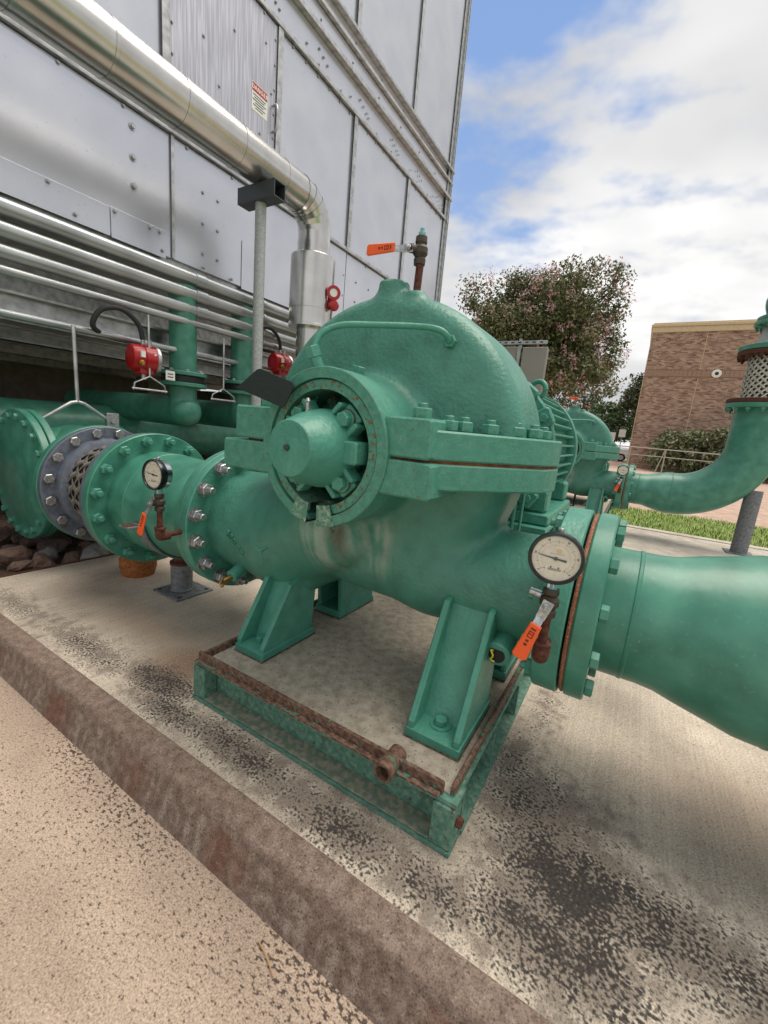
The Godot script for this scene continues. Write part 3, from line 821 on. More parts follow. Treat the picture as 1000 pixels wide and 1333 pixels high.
func make_skid() -> Node3D:
	var x0 := -1.198; var x1 := -0.212; var zf := -0.822; var zb := -3.25
	var root := thing("pump_skid", "green steel channel base frame with rusty lip and grout under the near pump", "base frame", Vector3((x0 + x1) * 0.5, 0, (zf + zb) * 0.5), "pump base frames")
	var t := new_st(); channel(t, Vector3(x0 + 0.004, 0, zf), Vector3(x1 - 0.004, 0, zf), Vector3(0, 0, 1)); obj("channel", t, M.skid, root)
	t = new_st(); channel(t, Vector3(x1, 0, zf - 0.076), Vector3(x1, 0, zb + 0.076), Vector3(1, 0, 0)); obj("channel", t, M.skid, root)
	t = new_st(); channel(t, Vector3(x0, 0, zf - 0.076), Vector3(x0, 0, zb + 0.076), Vector3(-1, 0, 0)); obj("channel", t, M.skid, root)
	t = new_st(); channel(t, Vector3(x0, 0, zb), Vector3(x1, 0, zb), Vector3(0, 0, -1)); obj("channel", t, M.skid, root)
	# lips that held the grout
	t = new_st()
	bx(t, Vector3(x0 + 0.012, 0.1425, zf - 0.030), Vector3(x1 - 0.045, 0.176, zf - 0.018), 0.003)
	bx(t, Vector3(x0 + 0.012, 0.1425, zf - 0.018), Vector3(x1 - 0.050, 0.151, zf - 0.002), 0.002)
	obj("front_lip", t, M.skid_rust, root)
	t = new_st()
	bx(t, Vector3(x1 - 0.030, 0.1425, zb + 0.03), Vector3(x1 - 0.018, 0.172, zf - 0.032), 0.003)
	obj("side_lip", t, M.skid_rust, root)
	t = new_st()
	bx(t, Vector3(x0 + 0.018, 0.1425, zb + 0.03), Vector3(x0 + 0.030, 0.172, zf - 0.032), 0.003)
	obj("side_lip", t, M.skid_rust, root)
	t = new_st(); bx(t, Vector3(x0 + 0.031, 0.12, zb + 0.035), Vector3(x1 - 0.031, 0.147, zf - 0.031), 0.002); obj("grout", t, M.grout, root)
	t = new_st(); bx(t, Vector3(x0 + 0.061, 0.0165, zf - 0.060), Vector3(x1 - 0.063, 0.0195, zf - 0.004), 0.0, Transform3D(Basis(Vector3(1, 0, 0), 0.0), Vector3.ZERO)); obj("dust_layer", t, M.dust, root)
	for c in [[x1 - 0.062, x1 - 0.005, 0.0], [x0 + 0.002, x0 + 0.06, 0.0]]:
		t = new_st(); bx(t, Vector3(c[0], 0.0135, zf - 0.058), Vector3(c[1], 0.130, zf - 0.004), 0.004); obj("corner_plate", t, M.skid, root)
	for z in [-1.15, -1.45, -1.75, -2.05, -2.5]:
		t = new_st(); bx(t, Vector3(x1 - 0.058, 0.0135, z - 0.005), Vector3(x1 - 0.004, 0.128, z + 0.005), 0.001); obj("stiffener", t, M.skid, root)
	t = new_st()
	lathe(t, [Vector2(0.019, 0.0), Vector2(0.026, 0.0), Vector2(0.027, 0.012), Vector2(0.027, 0.03), Vector2(0.024, 0.032), Vector2(0.024, 0.085), Vector2(0.019, 0.085), Vector2(0.019, 0.0)], ax(Vector3(-0.40, 0.160, zf + 0.03), Vector3(0, 0, -1)), 18)
	obj("drain_stub", t, M.skid_rust, root)
	t = new_st()
	hex(t, Vector3(x1 - 0.006, 0.085, zf - 0.03), Vector3(1, 0, 0.15), 0.013, 0.016)
	obj("jack_bolt", t, M.rust, root)
	return root

# ------------------------------------------------------------------ gauges and small valves
func dial_texture() -> ImageTexture:
	var n := 256
	var im := Image.create(n, n, false, Image.FORMAT_RGB8)
	im.fill(g8(226, 220, 202))
	var c := Vector2(n, n) * 0.5
	var blot := FastNoiseLite.new()
	blot.seed = 4; blot.frequency = 0.02
	for y in n:
		for x in n:
			var d := Vector2(x, y) - c
			var r := d.length() / (n * 0.5)
			var a := fposmod(rad_to_deg(atan2(d.x, -d.y)), 360.0)
			if a > 180: a -= 360
			var col := im.get_pixel(x, y)
			col = col.darkened(0.05 + 0.06 * blot.get_noise_2d(x, y))
			if absf(a) < 136.0:
				var per := fposmod(a + 135.0, 5.4)
				var major := fposmod(a + 135.0, 27.0)
				if r > 0.72 and r < 0.78 and (per < 0.9): col = g8(60, 54, 50)
				if r > 0.68 and r < 0.80 and (major < 1.5): col = g8(40, 36, 34)
				if r > 0.56 and r < 0.62 and fposmod(a + 135.0, 8.1) < 1.6: col = g8(196, 108, 92)
				if r > 0.82 and r < 0.9 and fposmod(a + 138.0, 54.0) < 7.0 and fposmod(a * 3.0 + x, 9.0) > 3.0: col = g8(54, 50, 46)
			if absf(d.y - 62) < 7 and absf(d.x) < 34 and fposmod(d.x + d.y * 0.6, 9.0) > 3.5: col = g8(44, 42, 40)
			if absf(d.y - 50) < 5 and absf(absf(d.x) - 20) < 5: col = g8(36, 34, 32)
			if absf(d.y + 26) < 3 and absf(d.x) < 36 and fposmod(d.x, 6.0) > 2.5: col = g8(120, 96, 84)
			if (d - Vector2(10, -44)).length() < 15: col = col.lerp(g8(196, 164, 88), 0.6)
			if (d - Vector2(52, 62)).length() < 4 or (d - Vector2(-52, 62)).length() < 4: col = g8(30, 30, 30)
			im.set_pixel(x, y, col)
	return ImageTexture.create_from_image(im)

func make_gauge(root: Node3D, c: Vector3, nrm: Vector3, r: float, needle_turn: float) -> void:
	var xf := ax(c, nrm)
	var t := new_st()
	lathe(t, [Vector2(0, -0.040), Vector2(r * 0.80, -0.040), Vector2(r * 0.92, -0.035), Vector2(r * 0.94, -0.02), Vector2(r * 0.94, 0.004), Vector2(0, 0.004)], xf, 40)
	hex(t, c - Vector3(0, r * 1.22, 0) - nrm * 0.016, Vector3.UP, 0.013, 0.02)
	var case := obj("gauge_case", t, M.chrome, root)
	t = new_st()
	lathe(t, [Vector2(r * 0.86, 0.003), Vector2(r * 0.98, -0.012), Vector2(r, -0.006), Vector2(r, 0.006), Vector2(r * 0.97, 0.012), Vector2(r * 0.90, 0.013), Vector2(r * 0.85, 0.008), Vector2(r * 0.84, 0.003)], xf, 48)
	obj("bezel", t, M.gauge_ring, case)
	t = new_st()
	var seg := 40
	for k in seg:
		var pts := [Vector3.ZERO, Vector3(cos(TAU * k / seg), 0, sin(TAU * k / seg)), Vector3(cos(TAU * (k + 1) / seg), 0, sin(TAU * (k + 1) / seg))]
		for i in ([0, 1, 2] if (xf.basis * (pts[1].cross(pts[2]))).dot(nrm) < 0.0 else [0, 2, 1]):
			var v: Vector3 = pts[i]
			t.set_normal(nrm); t.set_uv(Vector2(0.5 + 0.5 * v.x, 0.5 + 0.5 * v.z))
			t.add_vertex(xf * (v * r * 0.87 + Vector3(0, 0.005, 0)) - O)
	obj("dial", t, M.dial, case)
	t = new_st()
	var bn := Basis(xf.basis.x, -xf.basis.z, xf.basis.y)
	var nx := Transform3D(bn * Basis(Vector3(0, 0, 1), needle_turn), c + nrm * 0.0065)
	prism(t, [Vector2(-r * 0.62, -0.0006), Vector2(0, -0.0018), Vector2(r * 0.38, -0.0024), Vector2(r * 0.38, 0.0024), Vector2(0, 0.0018), Vector2(-r * 0.62, 0.0006)], 0.0008, nx, 0.0)
	cyl(t, c + nrm * 0.006, c + nrm * 0.0085, 0.0042, 12)
	obj("needle", t, M.black, case)
	t = new_st()
	lathe(t, [Vector2(r * 0.86, 0.0095), Vector2(0, 0.0095)], xf, 32)
	obj("lens", t, M.lens, case)
	t = new_st()
	cyl(t, c + Vector3(0.0, r * 0.90, 0) - nrm * 0.015, c + Vector3(0.0, r * 1.13, 0) - nrm * 0.015, 0.007, 12, 0.001)
	obj("fill_plug", t, M.zinc, case)

func lever(root: Node3D, pivot: Vector3, along: Vector3, face: Vector3, length: float) -> void:
	var x := along.normalized()
	var z := (face - x * face.dot(x)).normalized()
	var y := z.cross(x)
	var xf := Transform3D(Basis(x, y, z), pivot)
	var t := new_st()
	prism(t, [Vector2(-0.014, -0.012), Vector2(0.03, -0.010), Vector2(0.03, 0.010), Vector2(-0.014, 0.012)], 0.003, xf * Transform3D(Basis.IDENTITY, Vector3(0, 0, -0.0015)), 0.0)
	prism(t, [Vector2(0, -0.009), Vector2(0.035, -0.009), Vector2(0.035, 0.009), Vector2(0, 0.009)], 0.003, xf * Transform3D(Basis(Vector3(0, 1, 0), -0.35), Vector3(0.028, 0, -0.001)), 0.0)
	hex(t, pivot + z * 0.001, z, 0.009, 0.007, 0.0, 0.005)
	var h := obj("lever_shank", t, M.zinc, root)
	t = new_st()
	prism(t, [Vector2(0.042, -0.0125), Vector2(length - 0.006, -0.0165), Vector2(length, -0.011), Vector2(length, 0.011), Vector2(length - 0.006, 0.0165), Vector2(0.042, 0.0125)], 0.0065, xf * Transform3D(Basis(Vector3(0, 1, 0), 0.04), Vector3(0, 0, 0.010)), 0.002)
	obj("grip", t, M.orange, h)
	t = new_st()
	var px := xf * Transform3D(Basis(Vector3(0, 1, 0), 0.04), Vector3(0, 0, 0.0168))
	for b in [[0.052, -0.006, 0.056, 0.006], [0.060, -0.006, 0.076, -0.004], [0.060, 0.004, 0.076, 0.006], [0.060, -0.006, 0.062, 0.006], [0.066, -0.004, 0.068, 0.004], [0.074, -0.006, 0.076, 0.006], [0.082, -0.004, 0.087, 0.003], [0.091, -0.004, 0.097, 0.003]]:
		prism(t, [Vector2(b[0], b[1]), Vector2(b[2], b[1]), Vector2(b[2], b[3]), Vector2(b[0], b[3])], 0.0004, px, 0.0)
	obj("grip_print", t, M.lever_print, h)

func make_gauge_assembly(called: String, label: String, tap: Vector3, x_off: float) -> Node3D:
	var root := thing(called, label, "pressure gauge", tap, "pressure gauges on the pump flanges")
	var e := tap + Vector3(x_off, -0.005, 0.085)
	var t := new_st()
	cyl(t, tap - Vector3(0, 0, 0.02), e, 0.0105, 14)
	cyl(t, e, e + Vector3(0, 0.115, 0), 0.0105, 14)
	obj("nipple", t, M.rust, root)
	t = new_st()
	tube(t, curve([e + Vector3(0, 0, -0.035), e + Vector3(0, 0, -0.008), e + Vector3(0, 0.008, 0.0), e + Vector3(0, 0.036, 0)], 5), [0.018, 0.0175, 0.0175, 0.018, 0.018, 0.0185, 0.0185, 0.0185, 0.0185, 0.018, 0.018, 0.0175, 0.0175, 0.0175, 0.0175, 0.018], 18)
	lathe(t, disc_ring(0.010, 0.0205, 0.026, 0.038, 0.002), ax(e, Vector3.UP), 18)
	obj("elbow", t, M.rust, root)
	t = new_st()
	var v := e + Vector3(0, 0.135, 0)
	lathe(t, [Vector2(0, -0.032), Vector2(0.017, -0.032), Vector2(0.018, -0.02), Vector2(0.014, -0.014), Vector2(0.021, -0.004), Vector2(0.021, 0.008), Vector2(0.014, 0.016), Vector2(0.018, 0.022), Vector2(0.017, 0.034), Vector2(0, 0.034)], ax(v, Vector3.UP), 20)
	cyl(t, v, v + Vector3(0.0, 0, 0.033), 0.011, 14)
	var body := obj("valve_body", t, M.valve_brown, root)
	t = new_st()
	cyl(t, v + Vector3(-0.018, 0.012, 0.0), v + Vector3(-0.045, 0.016, 0.0), 0.009, 12, 0.001)
	obj("bleed_screw", t, M.zinc, body)
	lever(root, v + Vector3(0, 0, 0.035), Vector3(-0.30, -1, 0.12), Vector3(0.05, 0.15, 1), 0.132)
	t = new_st()
	cyl(t, v + Vector3(0, 0.030, 0), v + Vector3(0, 0.058, 0), 0.012, 14)
	obj("thread_tape", t, M.tape, root)
	make_gauge(root, v + Vector3(0, 0.108, 0.016), Vector3(0.10, 0.04, 1).normalized(), 0.058, -0.12)
	return root

func make_vent_valve() -> Node3D:
	var b := PUMP + Vector3(0.085, 1.41, 0.11)
	var root := thing("vent_valve", "small brown vent valve with orange lever on top of the near pump", "valve", b, "vent valves on the pump tops")
	var t := new_st()
	cyl(t, b - Vector3(0, 0.01, 0), b + Vector3(0.003, 0.085, 0), 0.0115, 14)
	obj("nipple", t, M.rust, root)
	t = new_st()
	lathe(t, [Vector2(0, 0.07), Vector2(0.017, 0.07), Vector2(0.018, 0.085), Vector2(0.015, 0.09), Vector2(0.022, 0.10), Vector2(0.022, 0.115), Vector2(0.015, 0.125), Vector2(0.018, 0.13), Vector2(0.017, 0.146), Vector2(0, 0.146)], ax(b, Vector3.UP), 20)
	cyl(t, b + Vector3(0, 0.108, 0), b + Vector3(-0.02, 0.108, 0.03), 0.012, 14)
	obj("valve_body", t, M.valve_brown, root)
	lever(root, b + Vector3(-0.022, 0.108, 0.032), Vector3(-1, 0.03, 0.05), Vector3(0.05, 0.05, 1), 0.14)
	t = new_st()
	hex(t, b + Vector3(0, 0.144, 0), Vector3.UP, 0.012, 0.014, 0.0, 0.012)
	obj("plug", t, M.tape, root)
	return root

# ------------------------------------------------------------------ pipework
func braid(root: Node, c: Vector3, dir: Vector3, L: float, r: float, strands: int, width: float) -> void:
	var xf := ax(c, dir)
	var t := new_st()
	lathe(t, [Vector2(r - 0.006, 0), Vector2(r - 0.006, L)], xf, 48)
	obj("braid_core", t, M.braid_core, root)
	t = new_st()
	var turns := L / (TAU * r) * 1.05
	var steps := maxi(24, int(L / 0.012))
	for hand in [1.0, -1.0]:
		for k in strands:
			var prev := []
			for i in steps + 1:
				var f := float(i) / steps
				var a: float = TAU * k / strands + hand * f * turns * TAU
				# plain weave: over one, under one
				var lift: float = hand * 0.0042 * cos(f * turns * TAU * strands)
				var rr := r + lift
				var da := width / r * 0.5
				var p0 := xf * Vector3(cos(a - da) * (rr - 0.001), f * L, sin(a - da) * (rr - 0.001))
				var p1 := xf * Vector3(cos(a) * (rr + 0.001), f * L, sin(a) * (rr + 0.001))
				var p2 := xf * Vector3(cos(a + da) * (rr - 0.001), f * L, sin(a + da) * (rr - 0.001))
				var n0 := xf.basis * Vector3(cos(a - 0.95), -hand * 0.25, sin(a - 0.95)).normalized()
				var n1 := xf.basis * Vector3(cos(a), 0, sin(a))
				var n2 := xf.basis * Vector3(cos(a + 0.95), hand * 0.25, sin(a + 0.95)).normalized()
				if prev.size():
					tri(t, prev[0], prev[1], p1, prev[3], prev[4], n1); tri(t, prev[0], p1, p0, prev[3], n1, n0)
					tri(t, prev[1], prev[2], p2, prev[4], prev[5], n2); tri(t, prev[1], p2, p1, prev[4], n2, n1)
				prev = [p0, p1, p2, n0, n1, n2]
	var o := obj("braid_sleeve", t, M.braid, root)
	o.set_meta("kind", "stuff")

func weld(t: SurfaceTool, c: Vector3, dir: Vector3, r: float) -> void:
	lathe(t, [Vector2(r - 0.002, -0.008), Vector2(r + 0.002, -0.003), Vector2(r + 0.0025, 0.003), Vector2(r - 0.002, 0.008)], ax(c, dir), 64)

func make_discharge(z: float, called: String, label: String, full: bool) -> Node3D:
	var y := 0.545
	var root := thing(called, label, "pipe", Vector3(-0.06, 0, z), "discharge pipes leaving the pumps")
	var t := new_st()
	var c := Vector3(0, y, z)
	var r1 := 0.178; var r2 := 0.229
	var prof := [[-0.062, r1], [0.10, r1], [0.14, r1 + 0.004], [0.19, r1 + 0.018], [0.26, r2 - 0.016], [0.31, r2 - 0.003], [0.35, r2]]
	var pts := []; var rad := []
	for q in prof: pts.append(Vector3(q[0], y, z)); rad.append(q[1])
	var R := 0.60
	var ex := 0.40
	for k in 25:
		var a := PI / 2 * k / 24.0
		pts.append(Vector3(ex + sin(a) * R, y + R - cos(a) * R, z)); rad.append(r2)
	pts.append(Vector3(ex + R, 1.50, z)); rad.append(r2)
	tube(t, pts, rad, 64)
	var p := obj("pipe", t, M.pipe, root)
	t = new_st()
	weld(t, Vector3(0.06, y, z), Vector3(1, 0, 0), r1)
	weld(t, Vector3(0.37, y, z), Vector3(1, 0, 0), r2)
	weld(t, Vector3(ex + R, y + R + 0.10, z), Vector3(0, 1, 0), r2)
	obj("weld", t, M.pipe, p)
	var f := ring_flange(root, "flange", Vector3(-0.062, y, z), Vector3(1, 0, 0), 0.17, 0.268, 0.05, M.pipe)
	bolt_circle(f, "bolt", hex_mesh(0.022, 0.02), M.pipe, Vector3(-0.012, y, z), Vector3(1, 0, 0), 0.238, 12)
	ring_flange(root, "gasket", Vector3(-0.0735, y, z), Vector3(1, 0, 0), 0.17, 0.264, 0.011, M.gasket)
	var v := Vector3(ex + R, 0, z)
	var top := ring_flange(root, "flange", v + Vector3(0, 1.50, 0), Vector3.UP, 0.20, 0.318, 0.045, M.pipe)
	bolt_circle(top, "bolt", hex_mesh(0.024, 0.022, 0.0, 0.02), M.pipe, v + Vector3(0, 1.50, 0), Vector3.DOWN, 0.288, 16)
	if full:
		t = new_st()
		cyl(t, Vector3(1.10, 0.0, z), Vector3(1.10, 0.68, z), 0.075, 24)
		bx(t, Vector3(0.98, 0.0, z - 0.12), Vector3(1.22, 0.012, z + 0.12), 0.002)
		obj("support_leg", t, M.grey_paint, root)
	return root

func make_riser(z: float) -> void:
	var v := Vector3(1.0, 0, z)
	var root := thing("braided_connector", "braided steel flexible connector with red brown flanges on the riser pipe", "pipe connector", v + Vector3(0, 1.55, 0), "braided flexible connectors")
	ring_flange(root, "lower_flange", v + Vector3(0, 1.549, 0), Vector3.UP, 0.18, 0.315, 0.04, M.rust)
	braid(root, v + Vector3(0, 1.59, 0), Vector3.UP, 0.42, 0.215, 22, 0.030)
	var u := ring_flange(root, "upper_flange", v + Vector3(0, 2.01, 0), Vector3.UP, 0.18, 0.315, 0.04, M.rust)
	bolt_circle(u, "nut", hex_mesh(0.024, 0.022, 0.0, 0.02), M.rust, v + Vector3(0, 2.01, 0), Vector3.DOWN, 0.288, 16)
	var r2 := thing("check_valve", "dark green flanged valve body standing on the braided connector", "valve", v + Vector3(0, 2.055, 0))
	var t := new_st()
	lathe(t, disc_ring(0.15, 0.318, 2.054, 2.10, 0.004), ax(v, Vector3.UP), 64)
	obj("bottom_flange", t, M.pipe, r2)
	t = new_st()
	lathe(t, [Vector2(0.2, 2.10), Vector2(0.19, 2.14), Vector2(0.165, 2.22), Vector2(0.165, 2.30)], ax(v, Vector3.UP), 48)
	obj("neck", t, M.post, r2)
	t = new_st()
	lathe(t, disc_ring(0.1, 0.24, 2.30, 2.34, 0.006), ax(v, Vector3.UP), 48)
	lathe(t, disc_ring(0.1, 0.225, 2.345, 2.385, 0.006), ax(v, Vector3.UP), 48)
	var uf := obj("upper_flange", t, M.pipe, r2)
	bolt_circle(uf, "nut", hex_mesh(0.022, 0.02, 0.0, 0.02), M.pipe, v + Vector3(0, 2.30, 0), Vector3.DOWN, 0.205, 12)
	t = new_st()
	var pts := [v + Vector3(0, 2.385, 0), v + Vector3(0, 2.44, 0)]
	for k in 17:
		var a := PI / 2 * k / 16.0
		pts.append(v + Vector3(0.24 - 0.24 * cos(a), 2.46 + 0.24 * sin(a), 0))
	pts.append(v + Vector3(1.4, 2.70, 0))
	var rad := []
	for i in pts.size(): rad.append(lerpf(0.16, 0.20, minf(1.0, i / 4.0)))
	tube(t, pts, rad, 48)
	obj("outlet_elbow", t, M.pipe, r2)

func make_suction() -> void:
	var y := 0.515
	var z := PUMP.z
	var root := thing("suction_reducer", "short green reducer pipe between the pump suction and braided connector", "pipe", Vector3(-1.9, 0, z))
	var t := new_st()
	var pts := []; var rad := []
	for q in [[-1.535, 0.229], [-1.62, 0.229], [-1.66, 0.231], [-1.76, 0.240], [-1.92, 0.258], [-2.02, 0.264], [-2.06, 0.265], [-2.25, 0.265]]:
		pts.append(Vector3(q[0], y - 0.005 - (q[1] - 0.229) * 0.4, z)); rad.append(q[1])
	tube(t, pts, rad, 64)
	var p := obj("pipe", t, M.pipe, root)
	t = new_st()
	weld(t, Vector3(-1.63, y - 0.005, z), Vector3(1, 0, 0), 0.229)
	weld(t, Vector3(-2.07, y - 0.02, z), Vector3(1, 0, 0), 0.265)
	obj("weld", t, M.pipe, p)
	ring_flange(root, "flange", Vector3(-1.575, 0.525, z), Vector3(1, 0, 0), 0.20, 0.318, 0.0385, M.pipe)
	var f2 := ring_flange(root, "flange", Vector3(-2.26, y - 0.015, z), Vector3(1, 0, 0), 0.22, 0.355, 0.05, M.pipe)
	bolt_circle(f2, "bolt", hex_mesh(0.027, 0.024, 0.0, 0.026), M.pipe, Vector3(-2.21, y - 0.015, z), Vector3(1, 0, 0), 0.318, 16)
	# flexible connector
	var yc := y - 0.015
	root = thing("braided_connector", "short braided hose connector with blue grey flanges on the suction line", "pipe connector", Vector3(-2.5, 0, z), "braided flexible connectors")
	ring_flange(root, "flange", Vector3(-2.295, yc, z), Vector3(1, 0, 0), 0.21, 0.352, 0.034, M.blue_grey)
	braid(root, Vector3(-2.715, yc, z), Vector3(1, 0, 0), 0.42, 0.245, 20, 0.036)
	t = new_st()
	lathe(t, [Vector2(0.285, 0.0), Vector2(0.275, 0.04), Vector2(0.252, 0.05), Vector2(0.24, 0.05)], ax(Vector3(-2.72, yc, z), Vector3(1, 0, 0)), 56)
	obj("collar", t, M.blue_grey, root)
	var fb := ring_flange(root, "flange", Vector3(-2.755, yc, z), Vector3(1, 0, 0), 0.21, 0.35, 0.035, M.blue_grey)
	bolt_circle(fb, "bolt", hex_mesh(0.027, 0.022, 0.0), M.zinc, Vector3(-2.72, yc, z), Vector3(1, 0, 0), 0.318, 16)
	# strainer body over the gravel
	root = thing("suction_strainer", "green strainer body with bolted round end cover over the rocks", "strainer", Vector3(-3.3, 0, z))
	var f3 := ring_flange(root, "flange", Vector3(-2.805, yc, z), Vector3(1, 0, 0), 0.22, 0.355, 0.048, M.pipe)
	bolt_circle(f3, "bolt", hex_mesh(0.025, 0.022), M.pipe, Vector3(-2.805, yc, z), Vector3(-1, 0, 0), 0.318, 16)
	t = new_st()
	tube(t, [Vector3(-2.80, yc, z), Vector3(-2.95, yc, z), Vector3(-3.10, yc, z - 0.05), Vector3(-3.30, yc, z - 0.08)], [0.262, 0.262, 0.30, 0.33], 56)
	tube(t, [Vector3(-3.30, yc, z + 0.20), Vector3(-3.30, yc, z - 0.35), Vector3(-3.30, yc, z - 0.45)], [0.30, 0.33, 0.20], 56)
	obj("body", t, M.pipe, root)
	var f4 := ring_flange(root, "flange", Vector3(-3.30, yc, z + 0.16), Vector3(0, 0, 1), 0.25, 0.41, 0.04, M.pipe)
	t = new_st()
	lathe(t, [Vector2(0, 0.045), Vector2(0.405, 0.045), Vector2(0.41, 0.05), Vector2(0.41, 0.082), Vector2(0.405, 0.088), Vector2(0.30, 0.088), Vector2(0.29, 0.094), Vector2(0, 0.094)], ax(Vector3(-3.30, yc, z + 0.16), Vector3(0, 0, 1)), 64)
	var cv := obj("end_cover", t, M.pipe, root)
	bolt_circle(cv, "bolt", hex_mesh(0.021, 0.018, 0.026), M.green_worn, Vector3(-3.30, yc, z + 0.248), Vector3(0, 0, 1), 0.365, 20)
	t = new_st()
	tube(t, [Vector3(-3.30, yc, z - 0.40), Vector3(-3.34, yc, z - 0.40), Vector3(-5.6, yc, z - 0.40)], [0.2, 0.265, 0.265], 40)
	obj("inlet_pipe", t, M.pipe, root)
	# grey stub support
	root = thing("pipe_support", "grey pipe stub on a square base plate under the suction pipe", "pipe support", Vector3(-2.04, 0, -1.345))
	t = new_st()
	bx(t, Vector3(-2.15, 0.0, -1.455), Vector3(-1.925, 0.012, -1.24), 0.002)
	var bp := obj("base_plate", t, M.grey_paint, root)
	for q in [[-2.125, -1.43], [-1.95, -1.43], [-2.125, -1.265], [-1.95, -1.265]]:
		t = new_st()
		cyl(t, Vector3(q[0], 0.012, q[1]), Vector3(q[0], 0.0128, q[1]), 0.011, 12)
		obj("bolt_hole", t, M.black, bp)
	t = new_st()
	cyl(t, Vector3(-2.045, 0.012, -1.345), Vector3(-2.045, 0.165, -1.345), 0.056, 28)
	lathe(t, disc_ring(0.03, 0.064, 0.012, 0.024, 0.008), ax(Vector3(-2.045, 0, -1.345), Vector3.UP), 28)
	obj("stub", t, M.grey_paint, root)
	t = new_st()
	lathe(t, [Vector2(0, 0.165), Vector2(0.060, 0.163), Vector2(0.060, 0.176), Vector2(0.046, 0.184), Vector2(0.042, 0.20), Vector2(0.042, 0.27), Vector2(0, 0.27)], ax(Vector3(-2.045, 0, -1.345), Vector3.UP), 28)
	obj("screw_head", t, M.rust, root)
	# curved saddle strap
	root = thing("pipe_saddle", "dark grey curved strap with lifted end under the suction pipe", "strap", Vector3(-1.93, 0.25, z))
	t = new_st()
	var pr := []
	for k in 22:
		var a := deg_to_rad(lerpf(12.0, 175.0, k / 21.0))
		pr.append(a)
	for k in 21:
		var a0: float = pr[k]; var a1: float = pr[k + 1]
		var quadp := []
		for q in [[a0, 0.264], [a1, 0.264], [a1, 0.272], [a0, 0.272]]:
			quadp.append(Vector2(cos(q[0]) * q[1], -sin(q[0]) * q[1]))
		prism(t, quadp, 0.075, plane_xf(Vector3(-1.90, y - 0.012, z), Vector3(0, 0, 1), Vector3(0, 1, 0)), 0.0, 0.8)
	bx(t, Vector3(-1.975, y - 0.072, z + 0.250), Vector3(-1.90, y - 0.064, z + 0.330), 0.001)
	obj("strap", t, M.grey_paint, root)
	t = new_st()
	bx(t, Vector3(-1.965, y - 0.0635, z + 0.28), Vector3(-1.91, y - 0.0615, z + 0.328), 0.0)
	obj("worn_end", t, M.rust, root)
	# rusty cup under the flexible connector
	root = thing("pipe_support", "rusty round support pot under the braided suction connector", "pipe support", Vector3(-2.45, 0, -1.33))
	t = new_st()
	lathe(t, [Vector2(0, 0.0), Vector2(0.085, 0.0), Vector2(0.10, 0.05), Vector2(0.10, 0.10), Vector2(0.06, 0.15), Vector2(0, 0.15)], ax(Vector3(-2.45, 0, -1.33), Vector3.UP), 32)
	obj("pot", t, M.rust_orange, root)

# ------------------------------------------------------------------ cooling tower and the pipes in front of it
func sheet(root: Node, called: String, m: Material, y0: float, y1: float, z0: float, z1: float, x: float, th := 0.03) -> MeshInstance3D:
	# a sheet-metal panel on the tower face, very slightly out of true
	var t := new_st()
	var tilt := Basis(Vector3(0, rng.randf_range(-1, 1), rng.randf_range(-1, 1)).normalized(), rng.randf_range(-0.006, 0.006))
	var c := Vector3(x, (y0 + y1) * 0.5, (z0 + z1) * 0.5)
	bx(t, Vector3(-th, y0 - c.y, minf(z0, z1) - c.z), Vector3(0, y1 - c.y, maxf(z0, z1) - c.z), 0.002, Transform3D(tilt, c))
	return obj(called, t, m, root)

